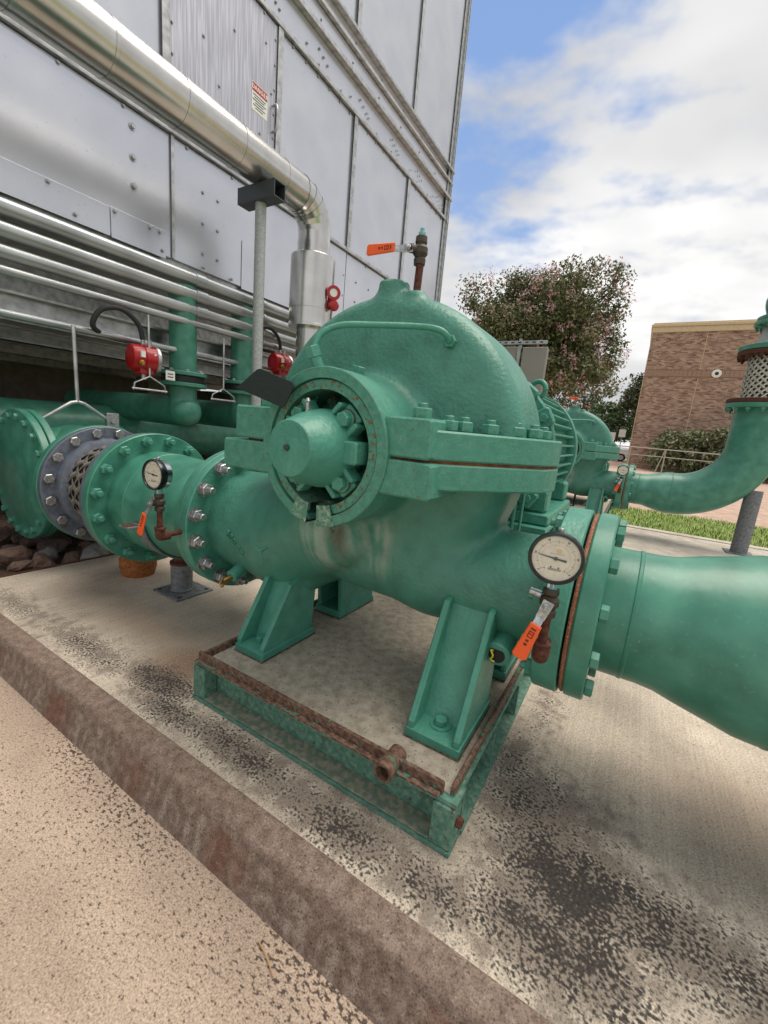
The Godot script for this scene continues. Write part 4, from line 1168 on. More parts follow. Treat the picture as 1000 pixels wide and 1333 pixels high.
func make_tower() -> void:
	var root := thing("cooling_tower", "tall silver sheet metal cooling tower with riveted panels and horizontal ribs", "cooling tower", Vector3(TX - 1.7, 0, -3.0))
	var z_end := -7.45
	var t := new_st()
	bx(t, Vector3(TX - 7.0, 2.16, z_end + 0.02), Vector3(TX - 0.032, 9.5, 3.0), 0.0)
	obj("core", t, M.trim, root)
	t = new_st()
	bx(t, Vector3(TX - 7.0, 1.62, z_end + 0.02), Vector3(TX - 1.3, 2.159, 2.9), 0.0)
	obj("basin", t, M.trim, root)
	for x in [TX + 0.02, TX - 1.7, TX - 3.4, TX - 5.1]:
		t = new_st()
		bx(t, Vector3(x - 0.09, 1.604, z_end), Vector3(x + 0.09, 1.6195, 3.0), 0.0)
		bx(t, Vector3(x - 0.006, 1.50, z_end), Vector3(x + 0.006, 1.6035, 3.0), 0.0)
		bx(t, Vector3(x - 0.09, 1.484, z_end), Vector3(x + 0.09, 1.4995, 3.0), 0.0)
		obj("support_beam", t, M.trim, root)
	for z in [-7.2, -4.6, 1.5]:
		for x in [TX - 1.2, TX - 4.2]:
			t = new_st()
			bx(t, Vector3(x - 0.2, -0.14, z - 0.2), Vector3(x + 0.2, 1.483, z + 0.2), 0.01)
			obj("pier", t, M.concrete, root)
	# lower panels
	sheet(root, "panel", M.panel, 2.21, 3.10, 3.0, -0.62, TX)
	sheet(root, "panel", M.panel, 2.21, 3.10, -0.63, -2.305, TX)
	sheet(root, "panel", M.panel, 2.21, 3.10, -2.325, -4.65, TX)
	sheet(root, "panel", M.panel, 2.21, 3.10, -4.67, -7.3, TX)
	sheet(root, "patch_plate", M.panel, 2.19, 2.385, 0.6, -1.825, TX + 0.006, 0.004)
	sheet(root, "patch_plate", M.panel, 2.185, 2.39, -1.832, -2.25, TX + 0.007, 0.004)
	sheet(root, "patch_plate", M.panel, 2.19, 2.62, -3.02, -3.75, TX + 0.006, 0.004)
	# middle panels and the streaked access door
	var mid := [3.0, -0.9, -2.27, -3.42, -4.66, -6.02, -7.33]
	for i in 6:
		sheet(root, "access_door" if i == 2 else "panel", M.streaked if i == 2 else M.panel, 3.15, 4.57, mid[i] - 0.012, mid[i + 1] + 0.012, TX if i != 2 else TX + 0.008)
	var upz := [3.0, -1.6, -3.1, -4.60, -6.0, -7.33]
	for i in 5:
		sheet(root, "panel", M.panel, 5.37, 9.4, upz[i] - 0.012, upz[i + 1] + 0.012, TX)
	sheet(root, "band_panel", M.panel, 4.62, 4.91, 3.0, z_end + 0.15, TX + 0.004)
	sheet(root, "band_panel", M.panel, 4.96, 5.15, 3.0, z_end + 0.15, TX + 0.004)
	sheet(root, "band_panel", M.panel, 5.20, 5.33, 3.0, z_end + 0.15, TX + 0.004)
	# horizontal ribs
	for q in [[3.126, 0.035, 0.020], [4.60, 0.035, 0.020], [4.935, 0.06, 0.022], [5.175, 0.05, 0.018], [5.35, 0.06, 0.018]]:
		t = new_st()
		var y: float = q[0]
		bx(t, Vector3(TX - 0.02, y - q[2], z_end - 0.01), Vector3(TX + q[1], y - q[2] + 0.008, 3.0), 0.001)
		bx(t, Vector3(TX + q[1] - 0.008, y - q[2] + 0.0085, z_end - 0.01), Vector3(TX + q[1], y + q[2], 3.0), 0.001)
		bx(t, Vector3(TX - 0.02, y + q[2] - 0.008, z_end - 0.01), Vector3(TX + q[1] - 0.0085, y + q[2], 3.0), 0.001)
		obj("rib", t, M.trim, root)
	# vertical battens
	for q in [[3.15, 4.575, -2.27], [3.15, 4.575, -3.42], [3.15, 4.575, -4.66], [3.15, 4.575, -6.02], [5.372, 9.4, -3.1], [5.372, 9.4, -4.60], [5.372, 9.4, -6.0], [2.21, 3.10, -2.315]]:
		t = new_st()
		var low: bool = q[0] < 3.0
		var w := 0.012 if low else 0.032
		bx(t, Vector3(TX + 0.009, q[0], q[2] - w), Vector3(TX + (0.014 if low else 0.026), q[1], q[2] - w + 0.008 if not low else q[2] + w), 0.001)
		if not low:
			bx(t, Vector3(TX + 0.020, q[0], q[2] - w + 0.0085), Vector3(TX + 0.026, q[1], q[2] + w), 0.001)
		obj("batten", t, M.trim, root)
	t = new_st()
	bx(t, Vector3(TX - 0.10, 2.16, z_end - 0.012), Vector3(TX + 0.035, 9.45, z_end + 0.0), 0.002)
	bx(t, Vector3(TX + 0.010, 2.16, z_end + 0.001), Vector3(TX + 0.022, 9.45, z_end + 0.15), 0.002)
	bx(t, Vector3(TX + 0.0225, 2.16, z_end + 0.06), Vector3(TX + 0.05, 9.45, z_end + 0.075), 0.002)
	obj("corner_post", t, M.trim, root)
	# fixings
	var bolt := hex_mesh(0.016, 0.012, 0.024)
	var small := hex_mesh(0.010, 0.008, 0.014)
	var place := func(m: Mesh, y: float, z: float, x: float):
		inst("bolt", m, M.zinc, root, ax(Vector3(x, y, z), Vector3(1, 0, 0)))
	for y in [2.99, 2.79, 2.60]: place.call(bolt, y, -2.01, TX + 0.001)
	for z in [-1.2, -1.55, -1.95, -2.45, -2.9, -3.35, -3.8, -4.25, -5.1, -5.6]: place.call(small, 3.085, z, TX + 0.001)
	for z in [-1.45, -1.86, -2.12, -2.2]: place.call(small, 2.365, z, TX + 0.012)
	for z in [-1.60, -2.22, -2.6, -2.9]: place.call(small, 2.235, z, TX + 0.012)
	for k in 30:
		var z := -1.7 - k * 0.19
		place.call(small, 4.555, z, TX + 0.001 if k > 9 or k < 3 else TX + 0.009)
		if k % 3 != 1: place.call(small, 4.66 + 0.06 * (k % 2), z, TX + 0.005)
		if k % 4 == 0:
			place.call(small, 4.80, z, TX + 0.005); place.call(small, 4.77, z - 0.07, TX + 0.005); place.call(small, 4.74, z - 0.14, TX + 0.005)
		if k % 3 == 0: place.call(small, 5.05, z, TX + 0.005); place.call(small, 5.27, z - 0.05, TX + 0.005)
	for zz in [-2.27, -3.42, -4.66, -6.02]:
		for k in 7: place.call(small, 3.25 + k * 0.2, zz - 0.055 + (0.11 if zz < -3.0 and zz > -4.0 else 0.0), TX + (0.009 if zz > -3.5 else 0.001))
	for k in 34: place.call(small, 2.3 + k * 0.2, z_end + 0.045, TX + 0.0225)
	for zz in [-4.62, -4.9, -5.2, -2.75, -2.6]:
		for k in 3: place.call(small, 2.35 + k * 0.24, zz, TX + 0.001)
	for q in [[4.3, -2.42], [3.95, -2.6], [4.2, -2.9], [4.35, -3.25], [3.7, -2.75], [3.6, -3.2], [4.0, -3.33]]: place.call(small, q[0], q[1], TX + 0.009)
	# handle of the access door
	t = new_st()
	tube(t, curve([Vector3(TX + 0.012, 3.92, -3.36), Vector3(TX + 0.06, 3.90, -3.36), Vector3(TX + 0.06, 3.72, -3.36), Vector3(TX + 0.012, 3.70, -3.36)], 4), 0.011, 8)
	obj("handle", t, M.trim, root)
	# warning sign on the door
	var sg := thing("warning_sign", "white warning sign with red header on the streaked tower door", "sign", Vector3(TX + 0.01, 3.74, -3.19))
	t = new_st()
	bx(t, Vector3(TX + 0.0085, 3.745, -3.285), Vector3(TX + 0.011, 3.965, -3.095), 0.0)
	obj("plate", t, M.white, sg)
	t = new_st()
	bx(t, Vector3(TX + 0.0112, 3.895, -3.28), Vector3(TX + 0.0122, 3.960, -3.10), 0.0)
	obj("header", t, mat(g8(176, 44, 46), 0.5), sg)
	var face := Basis(Vector3(0, 0, -1), Vector3(0, 1, 0), Vector3(1, 0, 0))
	lettering(sg, "DANGER", 0.036, M.white, Transform3D(face, Vector3(TX + 0.0126, 3.927, -3.19)))
	t = new_st()
	for k in 6:
		var w := [0.075, 0.06, 0.08, 0.05, 0.07, 0.045][k] as float
		bx(t, Vector3(TX + 0.0112, 3.868 - k * 0.02, -3.185 - w), Vector3(TX + 0.0118, 3.876 - k * 0.02, -3.185 + w), 0.0)
	obj("small_print", t, M.steel_dark, sg)

func lettering(root: Node, text: String, height: float, m: Material, xf: Transform3D) -> void:
	var tm := TextMesh.new()
	tm.text = text
	var f := SystemFont.new()
	f.font_names = PackedStringArray(["Droid Sans"])
	f.font_weight = 700
	tm.font = f
	tm.font_size = 32
	tm.pixel_size = height / 24.0
	tm.depth = 0.0008
	var o := MeshInstance3D.new()
	o.mesh = tm
	o.material_override = m
	o.name = "lettering"
	o.transform = Transform3D(xf.basis, xf.origin - O)
	root.add_child(o, true)

func make_conduits() -> void:
	var rows := [[2.018, 0.046, "thick galvanized conduit running just under the tower panels", -3.30], [1.898, 0.045, "dull galvanized conduit, second below the tower panels", -3.29], [1.782, 0.042, "bright galvanized conduit, third below the tower panels", -3.29], [1.682, 0.027, "thin galvanized conduit, fourth below the tower panels", -3.28], [1.455, 0.024, "thin steel tube hanging under the dark tower beam", -3.33]]
	for q in rows:
		var root := thing("conduit", q[2], "conduit", Vector3(q[3], q[0] - q[1], -1.3), "conduits along the cooling tower")
		var t := new_st()
		cyl(t, Vector3(q[3], q[0], 2.0), Vector3(q[3], q[0], -4.6), q[1], 20)
		obj("tube", t, M.galv, root)
		if q[1] > 0.04:
			t = new_st()
			cyl(t, Vector3(q[3], q[0], -2.30), Vector3(q[3], q[0], -2.40), q[1] + 0.006, 20, 0.003)
			obj("coupling", t, M.galv, root)
	# strut with clamps that carries the conduits
	var root2 := thing("strut_channel", "slotted steel strut with pipe clamps behind the post carrying the conduits", "bracket", Vector3(-3.37, 1.4, -3.02))
	var t2 := new_st()
	bx(t2, Vector3(-3.39, 1.42, -3.045), Vector3(-3.348, 2.10, -3.0), 0.002)
	bx(t2, Vector3(-3.50, 2.06, -3.04), Vector3(-3.391, 2.10, -3.005), 0.002)
	obj("strut", t2, M.trim, root2)
	for q in rows:
		t2 = new_st()
		lathe(t2, disc_ring(q[1] + 0.0005, q[1] + 0.006, -0.015, 0.015, 0.001), ax(Vector3(q[3], q[0], -3.02), Vector3(0, 0, 1)), 20)
		obj("clamp", t2, M.zinc, root2)

func make_clad_pipe() -> void:
	var x := -2.84; var y := 2.86; var r := 0.142
	var root := thing("clad_pipe", "shiny aluminium clad insulated pipe with elbow in front of the tower", "insulated pipe", Vector3(x, 0, -3.2))
	var zc := 2.2
	var joints := [2.2, 1.3, 0.4, -0.45, -1.02, -1.44, -1.86, -2.30, -2.72, -2.95]
	for i in joints.size() - 1:
		var t := new_st()
		var L: float = joints[i] - joints[i + 1]
		lathe(t, [Vector2(r - 0.002, 0), Vector2(r + 0.003, 0.001), Vector2(r + 0.003, 0.02), Vector2(r + 0.0005, 0.022), Vector2(r, L)], ax(Vector3(x, y, joints[i]), Vector3(0, 0, -1)), 48)
		obj("jacket", t, M.clad, root)
	# segmented elbow
	var R := 0.24
	var c := Vector3(x, y - R, -2.95)
	var n := 5
	for k in n:
		var a0 := PI / 2 * k / n
		var a1 := PI / 2 * (k + 1) / n
		var t := new_st()
		var seg := 40
		for j in seg:
			var f := func(a: float, u: float, rr: float):
				var d := Vector3(0, cos(a), -sin(a))
				return [c + d * (R + cos(u) * rr) + Vector3(sin(u) * rr, 0, 0)]
			var u0 := TAU * j / seg
			var u1 := TAU * (j + 1) / seg
			var am := (a0 + a1) * 0.5
			var A: Vector3 = f.call(a0, u0, r + 0.003)[0]; var B: Vector3 = f.call(a0, u1, r + 0.003)[0]
			var C: Vector3 = f.call(a1, u1, r)[0]; var D: Vector3 = f.call(a1, u0, r)[0]
			var dm := Vector3(0, cos(am), -sin(am))
			var n0 := dm * cos(u0) + Vector3(sin(u0), 0, 0)
			var n1 := dm * cos(u1) + Vector3(sin(u1), 0, 0)
			tri(t, A, B, C, n0, n1, n1); tri(t, A, C, D, n0, n1, n0)
		obj("elbow_gore", t, M.clad, root)
	var zx := -2.95 - R
	var t3 := new_st()
	lathe(t3, [Vector2(r, 0.0), Vector2(r, -0.06), Vector2(r + 0.004, -0.062), Vector2(r + 0.004, -0.20)].map(func(v): return Vector2(v.x, v.y)), ax(Vector3(x, y - R, zx), Vector3.UP), 48)
	obj("jacket", t3, M.clad, root)
	t3 = new_st()
	lathe(t3, [Vector2(0.0, 0.0), Vector2(0.20, 0.0), Vector2(0.20, 0.02), Vector2(0.1975, 0.022), Vector2(0.1975, 0.155), Vector2(0.20, 0.157), Vector2(0.20, 0.60), Vector2(0.197, 0.604), Vector2(0.0, 0.604)], ax(Vector3(x, 1.83, zx), Vector3.UP), 56)
	obj("valve_jacket", t3, M.clad, root)
	t3 = new_st()
	cyl(t3, Vector3(x, 0.0, zx), Vector3(x, 1.83, zx), 0.125, 40)
	obj("jacket", t3, M.clad, root)
	# red valve tag beside it
	var rg := thing("valve_indicator", "small red round valve indicator with white face beside the clad pipe", "indicator", Vector3(-2.66, 1.98, -3.27))
	t3 = new_st()
	var nrm := Vector3(0.72, 0.0, 0.70)
	lathe(t3, [Vector2(0, 0), Vector2(0.058, 0), Vector2(0.062, 0.005), Vector2(0.062, 0.02), Vector2(0.036, 0.022), Vector2(0.036, 0.016), Vector2(0, 0.016)], ax(Vector3(-2.60, 2.13, -3.21), nrm), 28)
	bx(t3, Vector3(-2.64, 2.0, -3.25), Vector3(-2.62, 2.10, -3.20), 0.004)
	obj("ring", t3, M.red, rg)
	t3 = new_st()
	lathe(t3, [Vector2(0, 0.0165), Vector2(0.035, 0.0165), Vector2(0.035, 0.018), Vector2(0, 0.018)], ax(Vector3(-2.60, 2.13, -3.21), nrm), 24)
	obj("face", t3, M.white, rg)
	t3 = new_st()
	lathe(t3, [Vector2(0, -0.04), Vector2(0.035, -0.035), Vector2(0.05, 0.0), Vector2(0.035, 0.035), Vector2(0, 0.04)], ax(Vector3(-2.60, 2.03, -3.22), nrm), 20)
	obj("knob", t3, M.red, rg)

func make_post() -> void:
	var x := -2.84; var z := -2.56
	var root := thing("pipe_stand", "galvanized post with dark square tube crosspiece holding up the clad pipe", "pipe stand", Vector3(x, 0, z))
	var t := new_st()
	cyl(t, Vector3(x, 0.0, z), Vector3(x, 2.60, z), 0.042, 24)
	bx(t, Vector3(x - 0.12, 0.0, z - 0.12), Vector3(x + 0.11, 0.012, z + 0.12), 0.002)
	obj("post", t, M.post, root)
	t = new_st()
	var h := 0.058
	var prof := [[-h, -h, h, -h + 0.008], [-h, h - 0.008, h, h], [-h, -h + 0.0085, -h + 0.008, h - 0.0085], [h - 0.008, -h + 0.0085, h, h - 0.0085]]
	for q in prof:
		bx(t, Vector3(x - 0.20, 2.659 + q[1], z + q[0]), Vector3(x + 0.20, 2.659 + q[3], z + q[2]), 0.001)
	obj("crosspiece", t, M.strut, root)

func make_drop(z: float, r: float, called: String, label: String, cap_label: String) -> void:
	var x := -3.36
	var root := thing(called, label, "pipe", Vector3(x, 0.9, z), "green drop pipes under the tower")
	var t := new_st()
	cyl(t, Vector3(x, 1.26, z), Vector3(x, 1.95, z), r, 28)
	obj("pipe", t, M.pipe, root)
	ring_flange(root, "flange", Vector3(x, 1.262, z), Vector3.UP, r * 0.8, r * 1.75, 0.03, M.pipe)
	bolt_circle(root, "bolt", hex_mesh(0.015, 0.016), M.zinc, Vector3(x, 1.292, z), Vector3.UP, r * 1.45, 8)
	t = new_st()
	lathe(t, disc_ring(0.02, r * 1.55, 1.205, 1.261, 0.006), ax(Vector3(x, 0, z), Vector3.UP), 36)
	obj("valve_body", t, M.black, root)
	ring_flange(root, "flange", Vector3(x, 1.175, z), Vector3.UP, r * 0.8, r * 1.75, 0.03, M.pipe)
	t = new_st()
	lathe(t, [Vector2(r, 1.175), Vector2(r, 1.08), Vector2(r + 0.02, 1.0), Vector2(r + 0.02, 0.96)], ax(Vector3(x, 0, z), Vector3.UP), 28)
	tube(t, [Vector3(x + 0.02, 0.975, z), Vector3(-5.2, 0.975, z)], 0.125, 36)
	lathe(t, [Vector2(0.125, 0.0), Vector2(0.122, 0.03), Vector2(0.108, 0.07), Vector2(0.07, 0.105), Vector2(0.03, 0.118), Vector2(0, 0.12)], ax(Vector3(x + 0.02, 0.975, z), Vector3(1, 0, 0)), 36)
	obj("header", t, M.pipe, root)

func make_header() -> void:
	var root := thing("header_pipe", "large dark green header pipe lying in the shade under the tower", "pipe", Vector3(-4.35, 0.5, -1.5))
	var t := new_st()
	tube(t, [Vector3(-4.35, 0.72, 2.0), Vector3(-4.35, 0.72, -6.5)], 0.24, 40)
	obj("pipe", t, M.pipe, root)
	for z in [-0.9, -3.4]:
		t = new_st()
		bx(t, Vector3(-4.55, -0.09, z - 0.1), Vector3(-4.15, 0.50, z + 0.1), 0.01)
		obj("cradle", t, M.concrete, root)
	root = thing("valve_tag", "small white and black tag plate beside the first drop pipe flange", "tag", Vector3(-3.22, 1.2, -2.03))
	t = new_st()
	bx(t, Vector3(-3.222, 1.205, -2.075), Vector3(-3.218, 1.275, -2.0), 0.0)
	obj("plate", t, M.white, root)
	t = new_st()
	bx(t, Vector3(-3.2175, 1.225, -2.06), Vector3(-3.2165, 1.232, -2.015), 0.0)
	obj("mark", t, M.black, root)
	t = new_st()
	bx(t, Vector3(-3.2175, 1.247, -2.06), Vector3(-3.2165, 1.254, -2.015), 0.0)
	obj("mark", t, M.black, root)
	root = thing("pipe_clamp", "bolted angle iron clamp on a rod beside the strainer flange", "clamp", Vector3(-3.25, 0.8, -1.40))
	t = new_st()
	tube(t, [Vector3(-3.25, 0.98, -1.40), Vector3(-3.25, 1.46, -1.40)], 0.012, 10)
	obj("rod", t, M.trim, root)
	t = new_st()
	tube(t, [Vector3(-3.25, 0.86, -1.20), Vector3(-3.25, 0.97, -1.36), Vector3(-3.25, 0.98, -1.40), Vector3(-3.25, 0.97, -1.44), Vector3(-3.25, 0.86, -1.60)], 0.013, 8)
	obj("yoke", t, M.trim, root)
	t = new_st()
	bx(t, Vector3(-3.27, 0.80, -1.65), Vector3(-3.23, 0.92, -1.57), 0.003)
	hex(t, Vector3(-3.23, 0.86, -1.61), Vector3(1, 0, 0), 0.018, 0.016)
	obj("lug", t, M.zinc, root)

func make_actuator(c: Vector3, label: String) -> void:
	var root := thing("valve_actuator", label, "actuator", c - Vector3(0, 0.13, 0), "red valve actuators")
	var d := Vector3(0.15, 0, -1).normalized()
	var t := new_st()
	lathe(t, [Vector2(0, -0.10), Vector2(0.06, -0.10), Vector2(0.086, -0.088), Vector2(0.092, -0.07), Vector2(0.092, -0.01), Vector2(0.099, -0.008), Vector2(0.099, 0.010), Vector2(0.092, 0.012), Vector2(0.092, 0.07), Vector2(0.0, 0.07)], ax(c, d), 36)
	bx(t, c + Vector3(-0.05, -0.112, -0.05), c + Vector3(0.05, -0.07, 0.05), 0.006)
	obj("housing", t, M.red, root)
	t = new_st()
	lathe(t, [Vector2(0.094, 0.07), Vector2(0.097, 0.075), Vector2(0.097, 0.092), Vector2(0.09, 0.10), Vector2(0, 0.104)], ax(c, d), 36)
	obj("end_cover", t, M.zinc, root)
	t = new_st()
	bx(t, c + Vector3(0.080, 0.0, 0.035), c + Vector3(0.0945, 0.04, 0.065), 0.001)
	obj("name_plate", t, M.white, root)
	t = new_st()
	bx(t, c + Vector3(0.080, -0.01, -0.05), c + Vector3(0.0950, 0.035, -0.03), 0.001)
	obj("name_plate", t, M.white, root)
	t = new_st()
	cyl(t, c + Vector3(0.07, -0.04, 0.06), c + Vector3(0.105, -0.04, 0.065), 0.019, 14, 0.003)
	hex(t, c + Vector3(0.102, -0.04, 0.065), Vector3(1, 0, 0.1), 0.014, 0.014)
	obj("manual_override", t, M.brass, root)
	for s in [-0.02, 0.03]:
		t = new_st()
		cyl(t, c + Vector3(0, 0.085, s - 0.03), c + Vector3(0, 0.135, s - 0.03), 0.014, 12)
		obj("cable_gland", t, M.zinc, root)
	t = new_st()
	tube(t, curve([c + Vector3(0, 0.13, 0.0), c + Vector3(0.0, 0.23, 0.03), c + Vector3(0.0, 0.30, 0.14), c + Vector3(-0.02, 0.27, 0.26), c + Vector3(-0.06, 0.16, 0.30), c + Vector3(-0.14, 0.12, 0.16), c + Vector3(-0.2, 0.13, -0.1)]), 0.017, 12)
	obj("flexible_cable", t, M.rubber, root)
	t = new_st()
	cyl(t, c + Vector3(0, -0.15, 0), c + Vector3(0, -0.108, 0), 0.018, 12)
	obj("stem", t, M.zinc, root)

func make_hanger(p: Vector3, label: String) -> void:
	var root := thing("pipe_hanger", label, "hanger", p, "triangular pipe hangers")
	var t := new_st()
	tube(t, [p + Vector3(0, 0, 0.13), p + Vector3(0, 0, -0.13)], 0.008, 8)
	tube(t, [p + Vector3(0, -0.01, 0.12), p + Vector3(0, 0.04, 0.11), p + Vector3(0, 0.095, 0.0), p + Vector3(0, 0.04, -0.11), p + Vector3(0, -0.01, -0.12)], 0.0065, 8)
	obj("yoke", t, M.zinc, root)
	t = new_st()
	tube(t, [p + Vector3(0, 0.09, 0), p + Vector3(0, 0.52, 0)], 0.008, 8)
	obj("rod", t, M.trim, root)

# ------------------------------------------------------------------ ground textures
func gauss(x: float, z: float, cx: float, cz: float, rx: float, rz: float) -> float:
	var a := (x - cx) / rx
	var b := (z - cz) / rz
	return exp(-(a * a + b * b))

func slab_texture(x0: float, x1: float, z0: float, z1: float, w: int, h: int) -> ImageTexture:
	# weathered concrete: broom lines along z, mould in specks, a rust bleed beside the skid
	var grain := noise_image(1024, 0.22, 51, 3).get_data()
	var mids := noise_image(1024, 0.035, 55, 4).get_data()
	var spots := noise_image(1024, 0.19, 52, 4).get_data()
	var broad := noise_image(1024, 0.006, 53, 5).get_data()
	var lines := FastNoiseLite.new(); lines.seed = 54; lines.frequency = 90.0; lines.fractal_octaves = 2
	var line := PackedFloat32Array(); line.resize(w)
	for i in w: line[i] = lines.get_noise_1d(x0 + (x1 - x0) * i / w)
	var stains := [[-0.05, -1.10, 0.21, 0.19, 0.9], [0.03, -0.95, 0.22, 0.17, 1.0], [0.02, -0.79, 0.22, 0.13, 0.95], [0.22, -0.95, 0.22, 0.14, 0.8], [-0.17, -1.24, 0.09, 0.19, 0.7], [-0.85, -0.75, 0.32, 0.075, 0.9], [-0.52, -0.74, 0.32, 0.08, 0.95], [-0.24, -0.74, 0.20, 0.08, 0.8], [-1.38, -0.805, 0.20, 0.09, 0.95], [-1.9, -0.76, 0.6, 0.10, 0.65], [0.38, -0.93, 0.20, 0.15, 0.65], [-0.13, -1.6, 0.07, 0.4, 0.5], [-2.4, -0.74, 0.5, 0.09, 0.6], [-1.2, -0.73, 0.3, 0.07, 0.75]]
	# coarse field of how much mould grows where
	var cw := 256; var ch := 160
	var field := PackedFloat32Array(); field.resize(cw * ch)
	var rustf := PackedFloat32Array(); rustf.resize(cw * ch)
	for j in ch:
		for i in cw:
			var x := x0 + (x1 - x0) * i / (cw - 1.0)
			var z := z0 + (z1 - z0) * j / (ch - 1.0)
			var s := 0.0
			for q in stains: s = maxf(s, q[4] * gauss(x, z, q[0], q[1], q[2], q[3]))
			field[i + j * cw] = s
			rustf[i + j * cw] = maxf(0.8 * gauss(x, z, -1.42, -0.93, 0.16, 0.12), maxf(0.35 * gauss(x, z, 0.45, -1.4, 0.25, 0.2), 0.4 * gauss(x, z, -1.9, -1.0, 0.6, 0.12)))
	var out := PackedByteArray(); out.resize(w * h * 3)
	for j in h:
		var fj := j * (ch - 1.0) / h
		var j0 := int(fj); var tj := fj - j0
		for i in w:
			var fi := i * (cw - 1.0) / w
			var i0 := int(fi); var ti := fi - i0
			var k := i0 + j0 * cw
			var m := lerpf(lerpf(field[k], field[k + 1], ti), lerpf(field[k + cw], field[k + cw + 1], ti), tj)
			var g := grain[(i & 1023) + (j & 1023) * 1024] / 255.0
			var s := spots[((i * 5 + j) / 5 & 1023) + ((j * 4) / 3 & 1023) * 1024] / 255.0
			var b := broad[(i / 2 & 1023) + (j / 2 & 1023) * 1024] / 255.0
			var v := 0.92 + 0.20 * (b - 0.5) * 2.0 + 0.20 * (g - 0.5) + 0.055 * line[i] + 0.10 * (s - 0.5)
			var r := 0.82 * v; var gg := 0.775 * v; var bb := 0.715 * v
			var ru := rustf[k]
			if ru > 0.02:
				var a := clampf(ru * (s + g - 0.25 + (b - 0.5)), 0.0, 0.75)
				r = lerpf(r, 0.53, a); gg = lerpf(gg, 0.40, a); bb = lerpf(bb, 0.31, a)
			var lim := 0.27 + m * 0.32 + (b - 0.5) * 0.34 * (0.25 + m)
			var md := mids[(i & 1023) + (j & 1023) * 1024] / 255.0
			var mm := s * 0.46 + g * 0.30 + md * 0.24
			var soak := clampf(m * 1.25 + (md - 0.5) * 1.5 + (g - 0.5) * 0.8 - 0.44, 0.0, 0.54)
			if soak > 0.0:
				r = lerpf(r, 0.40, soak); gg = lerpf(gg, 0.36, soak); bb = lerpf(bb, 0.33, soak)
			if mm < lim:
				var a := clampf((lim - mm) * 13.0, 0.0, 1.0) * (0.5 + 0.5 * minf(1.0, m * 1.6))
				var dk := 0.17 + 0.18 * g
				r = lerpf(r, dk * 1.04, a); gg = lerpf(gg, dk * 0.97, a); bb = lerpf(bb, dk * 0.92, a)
			var o := (i + j * w) * 3
			out[o] = int(clampf(r, 0, 1) * 255.0); out[o + 1] = int(clampf(gg, 0, 1) * 255.0); out[o + 2] = int(clampf(bb, 0, 1) * 255.0)
	return ImageTexture.create_from_image(Image.create_from_data(w, h, false, Image.FORMAT_RGB8, out))

func gritty(m: StandardMaterial3D) -> void:      # sand grains and pinholes, finer than the stains
	m.detail_enabled = true
	m.detail_blend_mode = BaseMaterial3D.BLEND_MODE_MUL
	m.detail_uv_layer = BaseMaterial3D.DETAIL_UV_2
	m.detail_albedo = M.grit

func apron_texture(n: int) -> ImageTexture:
	# x -3.2..0.8, z -0.6..0.4 : tan concrete with dark grit, thicker along the kerb
	var grain := noise_image(1024, 0.25, 61, 3).get_data()
	var spots := noise_image(1024, 0.10, 62, 4).get_data()
	var broad := noise_image(512, 0.012, 63, 5).get_data()
	var w := n * 2
	var h := n
	var out := PackedByteArray(); out.resize(w * h * 3)
	for j in h:
		var z := -0.6 + 1.0 * j / h
		for i in w:
			var x := -3.2 + 4.0 * i / w
			var g := grain[(i & 1023) + (j & 1023) * 1024] / 255.0
			var s := spots[((i + i / 3) & 1023) + (j & 1023) * 1024] / 255.0
			var b := broad[(i / 3 & 511) + (j / 3 & 511) * 512] / 255.0
			var v := 0.92 + 0.24 * (b - 0.5) + 0.22 * (g - 0.5) + 0.1 * (s - 0.5)
			var r := 0.80 * v; var gg := 0.72 * v; var bb := 0.65 * v
			var near := clampf(1.0 - (z + 0.555) / 0.10, 0.0, 1.0)
			var patch := 0.55 * gauss(x, z, -0.42, -0.47, 0.22, 0.08) + 0.3 * gauss(x, z, -0.95, -0.5, 0.4, 0.06)
			var lim := 0.285 + 0.24 * patch + 0.24 * near * b + 0.16 * (b - 0.5)
			var mm := s * 0.7 + g * 0.3
			if mm < lim:
				var a := clampf((lim - mm) * 14.0, 0, 1) * 0.8
				r = lerpf(r, 0.25, a); gg = lerpf(gg, 0.21, a); bb = lerpf(bb, 0.185, a)
			var o := (i + j * w) * 3
			out[o] = int(clampf(r, 0, 1) * 255.0); out[o + 1] = int(clampf(gg, 0, 1) * 255.0); out[o + 2] = int(clampf(bb, 0, 1) * 255.0)
	return ImageTexture.create_from_image(Image.create_from_data(w, h, false, Image.FORMAT_RGB8, out))

